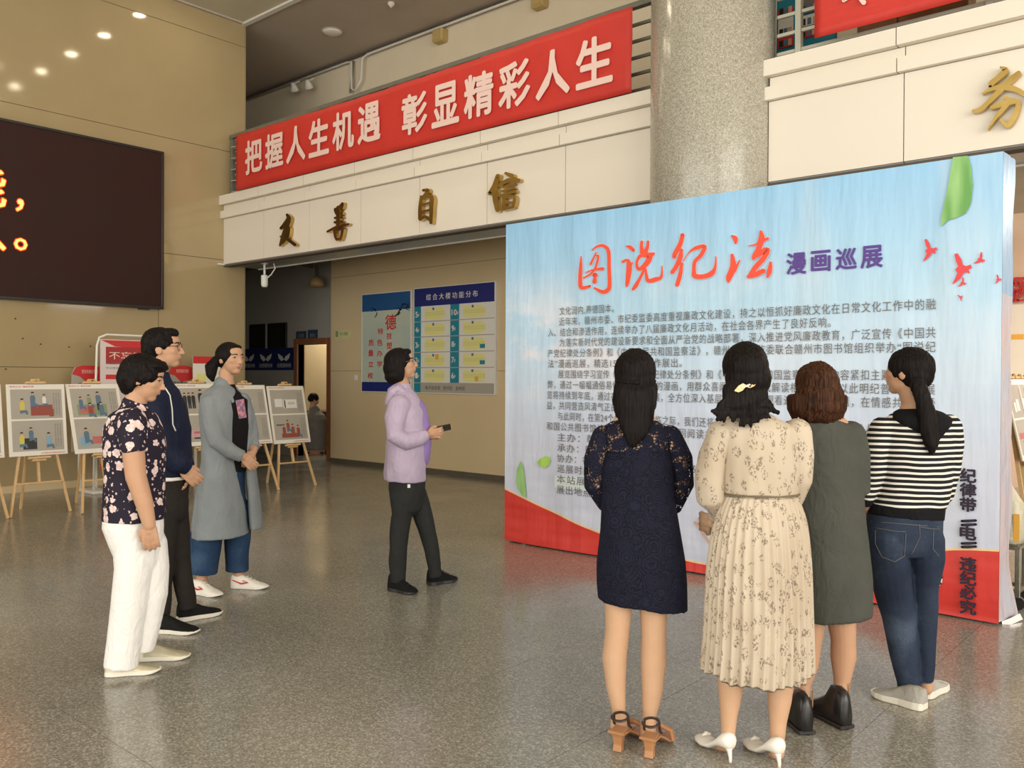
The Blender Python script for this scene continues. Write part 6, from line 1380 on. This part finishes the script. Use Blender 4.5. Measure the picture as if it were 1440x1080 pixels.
# ================= man in navy jacket
M_NJ = fabric('navy_nylon_jacket', (.012, .016, .038), .6, 700, (.009, .012, .028), .1); M_DT = fabric('dark_brown_trousers', (.026, .022, .019), .9)
F = Fig(250, 880, 'man with glasses in navy hooded jacket and dark trousers', vox=.005)
F.head(229, 491, 0, 80, pitch=2, h=.238)
F.limb((222, 512, 0, 12.5, 12.5), (223, 535, 0, 13, 13), (222, 546, 0, 13, 13))
F.tube(F.body, [(222, 562, 0, 24, 30), (226, 600, 0, 30, 33), (232, 650, 0, 28, 30), (236, 690, 0, 25, 28)], 'h')
F.limb((246, 700, 12, 17, 17), (253, 770, 12, 12, 12), (259, 828, 12, 8, 8), (260, 840, 12, 7, 7)); F.limb((232, 700, -12, 17, 17), (230, 790, -12, 13, 13), (225, 845, -12, 8, 8), (225, 860, -12, 7, 7))
F.limb((216, 565, -34, 13, 13), (232, 628, -40, 11, 11), (258, 658, -24, 7.5, 7.5)); F.hand(256, 658, -24, .75, .75, .25, side=1, palm=(-.2, .3, 1), curl=.7, size=1.03)
F.limb((230, 565, 34, 13, 13), (246, 625, 38, 11, 11), (260, 660, 10, 7.5, 7.5)); F.hand(259, 659, 6, .4, .9, -.5, side=-1, palm=(-.6, .3, -1), curl=.7, size=1.03)
F.build()
mb = MB(); F.tube(mb, [(224, 532, 0, 14.5, 15.5), (223, 540, 0, 19, 22), (222, 549, 0, 28, 33), (224, 570, 0, 35, 40), (228, 605, 0, 37, 41), (233, 645, 0, 34, 37), (236, 668, 0, 31, 35)], 'h', n=40, caps='rf')
F.tube(mb, [(213, 564, -34, 18, 17), (219, 600, -40, 17, 16), (231, 632, -42, 15.5, 15), (252, 652, -33, 13, 12), (265, 660, -24, 9.5, 9.5)], caps='rf'); F.tube(mb, [(232, 564, 34, 18, 17), (240, 600, 38, 16, 15), (250, 632, 36, 14, 14), (262, 656, 18, 11, 11)], caps='rf')
F.cloth('jacket', mb, M_NJ, .007, 2, folds(.008, (9, 9, 7), 3), label='navy hooded jacket')
mb = MB(); F.tube(mb, [(194, 552, 0, 10, 22), (200, 538, 0, 12, 26), (212, 533, 0, 9, 24), (232, 540, 0, 7, 20), (240, 552, 0, 4, 10)]); F.cloth('hood', mb, M_NJ, .006, 2)
mb = MB(); F.tube(mb, [(236, 664, 0, 30, 33), (236, 674, 0, 30, 33)], 'h', caps='ff'); F.cloth('white_shirt_hem', mb, M_WCAN, .007, 1)
mb = MB(); F.tube(mb, [(236, 668, 0, 28, 31), (236, 700, 0, 27, 30), (240, 715, 0, 24, 28)], 'h'); F.tube(mb, [(246, 705, 12, 19, 19), (250, 750, 12, 15, 16), (254, 790, 12, 13, 14), (260, 830, 12, 12.5, 13), (264, 856, 12, 11.5, 12)], caps='rf'); F.tube(mb, [(232, 705, -12, 19, 19), (231, 760, -12, 16, 16), (228, 820, -12, 13, 13), (226, 876, -12, 11.5, 12)], caps='rf')
F.cloth('trousers', mb, M_DT, .007, 2, folds(.006, (8, 8, 8), 8))
seam(bpy.data.objects['jacket.001'], [(232, 545), (239, 556), (242, 575), (243, 597), (247, 606)], .004, M_WHITE, 'drawstring', F.o)
mb = MB(); E(mb, 0, -.08, .16, .385, .44, .40); E(mb, 0, -.26, .0, .33, .26, .28); E(mb, 0, .14, .40, .28, .26, .13); E(mb, .30, .02, .14, .07, .20, .14); E(mb, -.30, .02, .14, .07, .20, .14); E(mb, .05, .33, .36, .16, .06, .07)
F.cloth('hair', mb, M_HAIR, .005, 1, strands(.003, 90, 60), label='short black hair')
glasses(F, mat('dark_red_frame', (.10, .015, .012), .3, n=(50, (.12, .02, .015))))
shoe(F, 'shoe', (219, 888), (260, 890), M_BSHOE, M_SOLEW, L=.27, wd=.10, hh=.10, sole=.024); shoe(F, 'shoe', (250, 874), (308, 863), M_BSHOE, M_SOLEW, L=.28, wd=.10, hh=.11, sole=.026)

# ================= woman in white trousers
M_BLOU = mat('dark_floral_chiffon', (.012, .010, .016), .75, spec=.25); nt, nd, lk, b = nodes(M_BLOU); oc = nt.nodes.new('ShaderNodeNewGeometry').outputs['Position']
v = tex(nt, 'ShaderNodeTexVoronoi', oc, Scale=20.0); n_ = tex(nt, 'ShaderNodeTexNoise', oc, Scale=52.0, Detail=2.0); v2 = tex(nt, 'ShaderNodeTexVoronoi', oc, Scale=38.0)
k1 = math_(nt, 'LESS_THAN', math_(nt, 'ADD', v.outputs['Distance'], math_(nt, 'MULTIPLY', n_.outputs['Fac'], .55)), .70)
sx = nt.nodes.new('ShaderNodeSeparateColor'); lk.new(v.outputs['Color'], sx.inputs[0]); k1 = math_(nt, 'MULTIPLY', k1, math_(nt, 'GREATER_THAN', sx.outputs[0], .22))
k2 = math_(nt, 'MULTIPLY', math_(nt, 'LESS_THAN', v2.outputs['Distance'], .28), math_(nt, 'GREATER_THAN', n_.outputs['Fac'], .50))
r = ramp(nt, [(.35, (.70, .60, .56)), (.6, (.62, .42, .40))]); lk.new(n_.outputs['Fac'], r.inputs[0])
lk.new(mixc(nt, math_(nt, 'MAXIMUM', k1, k2), (.014, .010, .022), r.outputs[0]), b.inputs['Base Color'])
M_WTR = fabric('white_trouser_cloth', (.80, .775, .74), .7, 900, (.76, .735, .70), .1)
F = Fig(190, 945, 'short-haired woman in dark floral blouse and white trousers', vox=.005)
F.head(201, 533, 0, 78, pitch=-14, h=.222)
F.limb((194, 552, 0, 15, 15), (188, 575, 0, 15.5, 16), (187, 582, 0, 16, 17))
F.tube(F.body, [(187, 598, 0, 26, 32), (188, 630, 0, 32, 36), (190, 680, 0, 31, 34), (188, 730, 0, 33, 35), (192, 760, 0, 24, 28)], 'h')
F.limb((188, 770, -12, 16, 18), (181, 850, -12, 16, 17), (170, 915, -12, 10, 11), (167, 935, -12, 9, 10)); F.limb((206, 770, 12, 21, 22), (212, 840, 12, 15, 16), (206, 895, 12, 8, 9), (204, 912, 12, 7, 8))
F.limb((187, 602, -38, 15, 15), (188, 640, -46, 14.5, 14.5), (191, 670, -48, 13.5, 13.5), (203, 708, -46, 11.5, 11.5), (210, 738, -44, 8.5, 8.5)); F.hand(209, 736, -44, .10, 1, .02, side=-1, palm=(-.2, 0, 1), curl=.55, size=.98)
F.limb((195, 602, 38, 15, 15), (198, 660, 44, 13, 13), (212, 710, 40, 11, 11), (220, 738, 34, 8, 8)); F.hand(219, 736, 34, .2, 1, 0, side=1, palm=(-.3, 0, -1), curl=.6, size=.95)
F.build()
mb = MB(); F.tube(mb, [(188, 570, 0, 16.5, 17.5), (187, 577, 0, 22, 26), (187, 585, 0, 30, 37), (188, 605, 0, 38, 43), (190, 630, 0, 41, 44), (190, 665, 0, 38.5, 41), (189, 700, 0, 40, 42), (189, 730, 0, 41.5, 44)], 'h', n=40, caps='rf')
F.tube(mb, [(186, 592, -36, 18, 17), (187, 610, -43, 18.5, 17), (188.5, 636, -47, 17.5, 16.5)], caps='rf'); F.tube(mb, [(196, 600, 38, 16, 16), (198, 636, 44, 16, 16)], caps='rf')
F.cloth('blouse', mb, M_BLOU, .0065, 2, folds(.005, (10, 10, 5)), label='dark floral chiffon blouse')
mb = MB(); F.tube(mb, [(188, 722, 0, 38, 40), (187, 740, 0, 39, 41), (191, 765, 0, 33, 38), (195, 785, 0, 28, 33)], 'h', n=36)
F.tube(mb, [(188, 760, -12, 26, 27), (188, 800, -12, 24, 25), (182, 850, -12, 23.5, 23), (175, 900, -12, 22.5, 22), (170, 937, -12, 22, 21)], caps='rf'); F.tube(mb, [(208, 765, 12, 24, 26), (214, 800, 12, 21, 23), (215, 835, 12, 18.5, 20), (208, 880, 12, 15.5, 17), (204, 914, 12, 11.5, 15)], caps='rf')
F.cloth('trousers', mb, M_WTR, .0065, 2, folds(.006, (6, 6, 2.5), 6), label='white straight trousers')
mb = MB(); E(mb, 0, -.07, .15, .40, .47, .43); E(mb, 0, -.26, -.02, .37, .30, .34); E(mb, 0, -.22, -.22, .28, .22, .22); E(mb, 0, .20, .36, .31, .26, .17); E(mb, .33, .0, .10, .08, .26, .17); E(mb, -.33, .0, .10, .08, .26, .17); E(mb, .33, -.15, -.1, .06, .1, .2); E(mb, -.33, -.15, -.1, .06, .1, .2)
F.cloth('hair', mb, M_HAIR, .005, 1, strands(.004, 80, 40), label='short layered black hair')
M_GOLDS = mat('pale_gold_shoe', (.55, .50, .36), .35, .3, n=(25, (.48, .43, .30)))
for hp, tp in (((148, 950), (223, 944)), ((195, 928), (238, 926))): 
    shoe(F, 'shoe', hp, tp, M_GOLDS, M_SOLEW, L=.262, wd=.093, hh=.085, sole=.022, label='pale gold slip-on shoe')

# ================= seated man in the office
g = onz(447, 655); 
class S(Fig): pass
F = Fig(441, 640, 'seated man in grey shirt seen through the office doorway', vox=.009)
cD = (V((-13.5, 10.2, 1.0))-CAM).dot(FW); F.D = cD; F.s = cD/FPX; F.g = V((-13.5, 10.15, 0))
F.head(441, 562, 0, 60, pitch=-25, h=.23, face=False)
F.limb((440, 572, 0, 5, 5), (441, 583, 0, 6, 6))
F.tube(F.body, [(442, 588, 0, 9, 10), (443, 600, 0, 12, 12), (443, 620, 0, 14, 15), (443, 632, 0, 15, 15)], 'h'); F.limb((436, 590, -9, 4, 4), (440, 606, -12, 4.5, 4.5), (452, 608, 0, 3.5, 3.5)); F.limb((449, 590, 9, 4, 4), (455, 602, 8, 4, 4), (456, 608, 6, 3.5, 3.5)); F.hand(451, 608, 0, 1, .1, 0, curl=.6); F.hand(456, 608, 6, .6, .1, 0, curl=.6)
F.limb((438, 630, -5, 7, 7), (450, 634, 2, 6, 6), (452, 668, 4, 4, 4)); F.limb((446, 630, 5, 7, 7), (456, 633, 10, 6, 6), (457, 664, 10, 4, 4))
F.build(); F.o['category'] = 'person'
mb = MB(); F.tube(mb, [(442, 578, 0, 8, 8), (442, 583, 0, 14, 15), (443, 590, 0, 16, 17), (443, 604, 0, 16, 16.5), (443, 632, 0, 16.5, 17)], 'h', caps='rf'); F.tube(mb, [(436, 588, -10, 7, 7), (439, 602, -12, 6.5, 6.5)], caps='rf'); F.tube(mb, [(450, 588, 10, 7, 7), (454, 600, 8, 6, 6)], caps='rf'); F.cloth('shirt', mb, fabric('grey_shirt', (.20, .19, .17), .85), .01, 2)
mb = MB(); F.tube(mb, [(438, 630, -5, 8.5, 8.5), (450, 634, 2, 7.5, 7.5), (452, 664, 4, 5.5, 5.5)]); F.tube(mb, [(446, 630, 5, 8.5, 8.5), (456, 633, 10, 7.5, 7.5), (457, 660, 10, 5.5, 5.5)]); F.cloth('trousers', mb, M_CHARC, .01, 2)
mb = MB(); E(mb, 0, -.08, .14, .39, .45, .42); E(mb, 0, -.24, .0, .34, .28, .3); F.cloth('hair', mb, M_HAIR, .008, 1)
ch = empty('office_chair', tuple(F.g), 'dark chair under the seated man in the office', 'chair'); c_ = F.p(443, 636, 0)
boxo('seat', M_BLACK, c_.x-.22, c_.y-.22, c_.z-.10, c_.x+.22, c_.y+.22, c_.z-.04, ch, .01); MB().tube([(c_.x, c_.y, .05), (c_.x, c_.y, c_.z-.1)], .025, 8).build('stem', M_BLACK, ch)
for k in range(5): a = 2*PI*k/5; MB().bar((c_.x, c_.y, .05), (c_.x+.24*math.cos(a), c_.y+.24*math.sin(a), .03), .035, .03).build('leg', M_BLACK, ch)
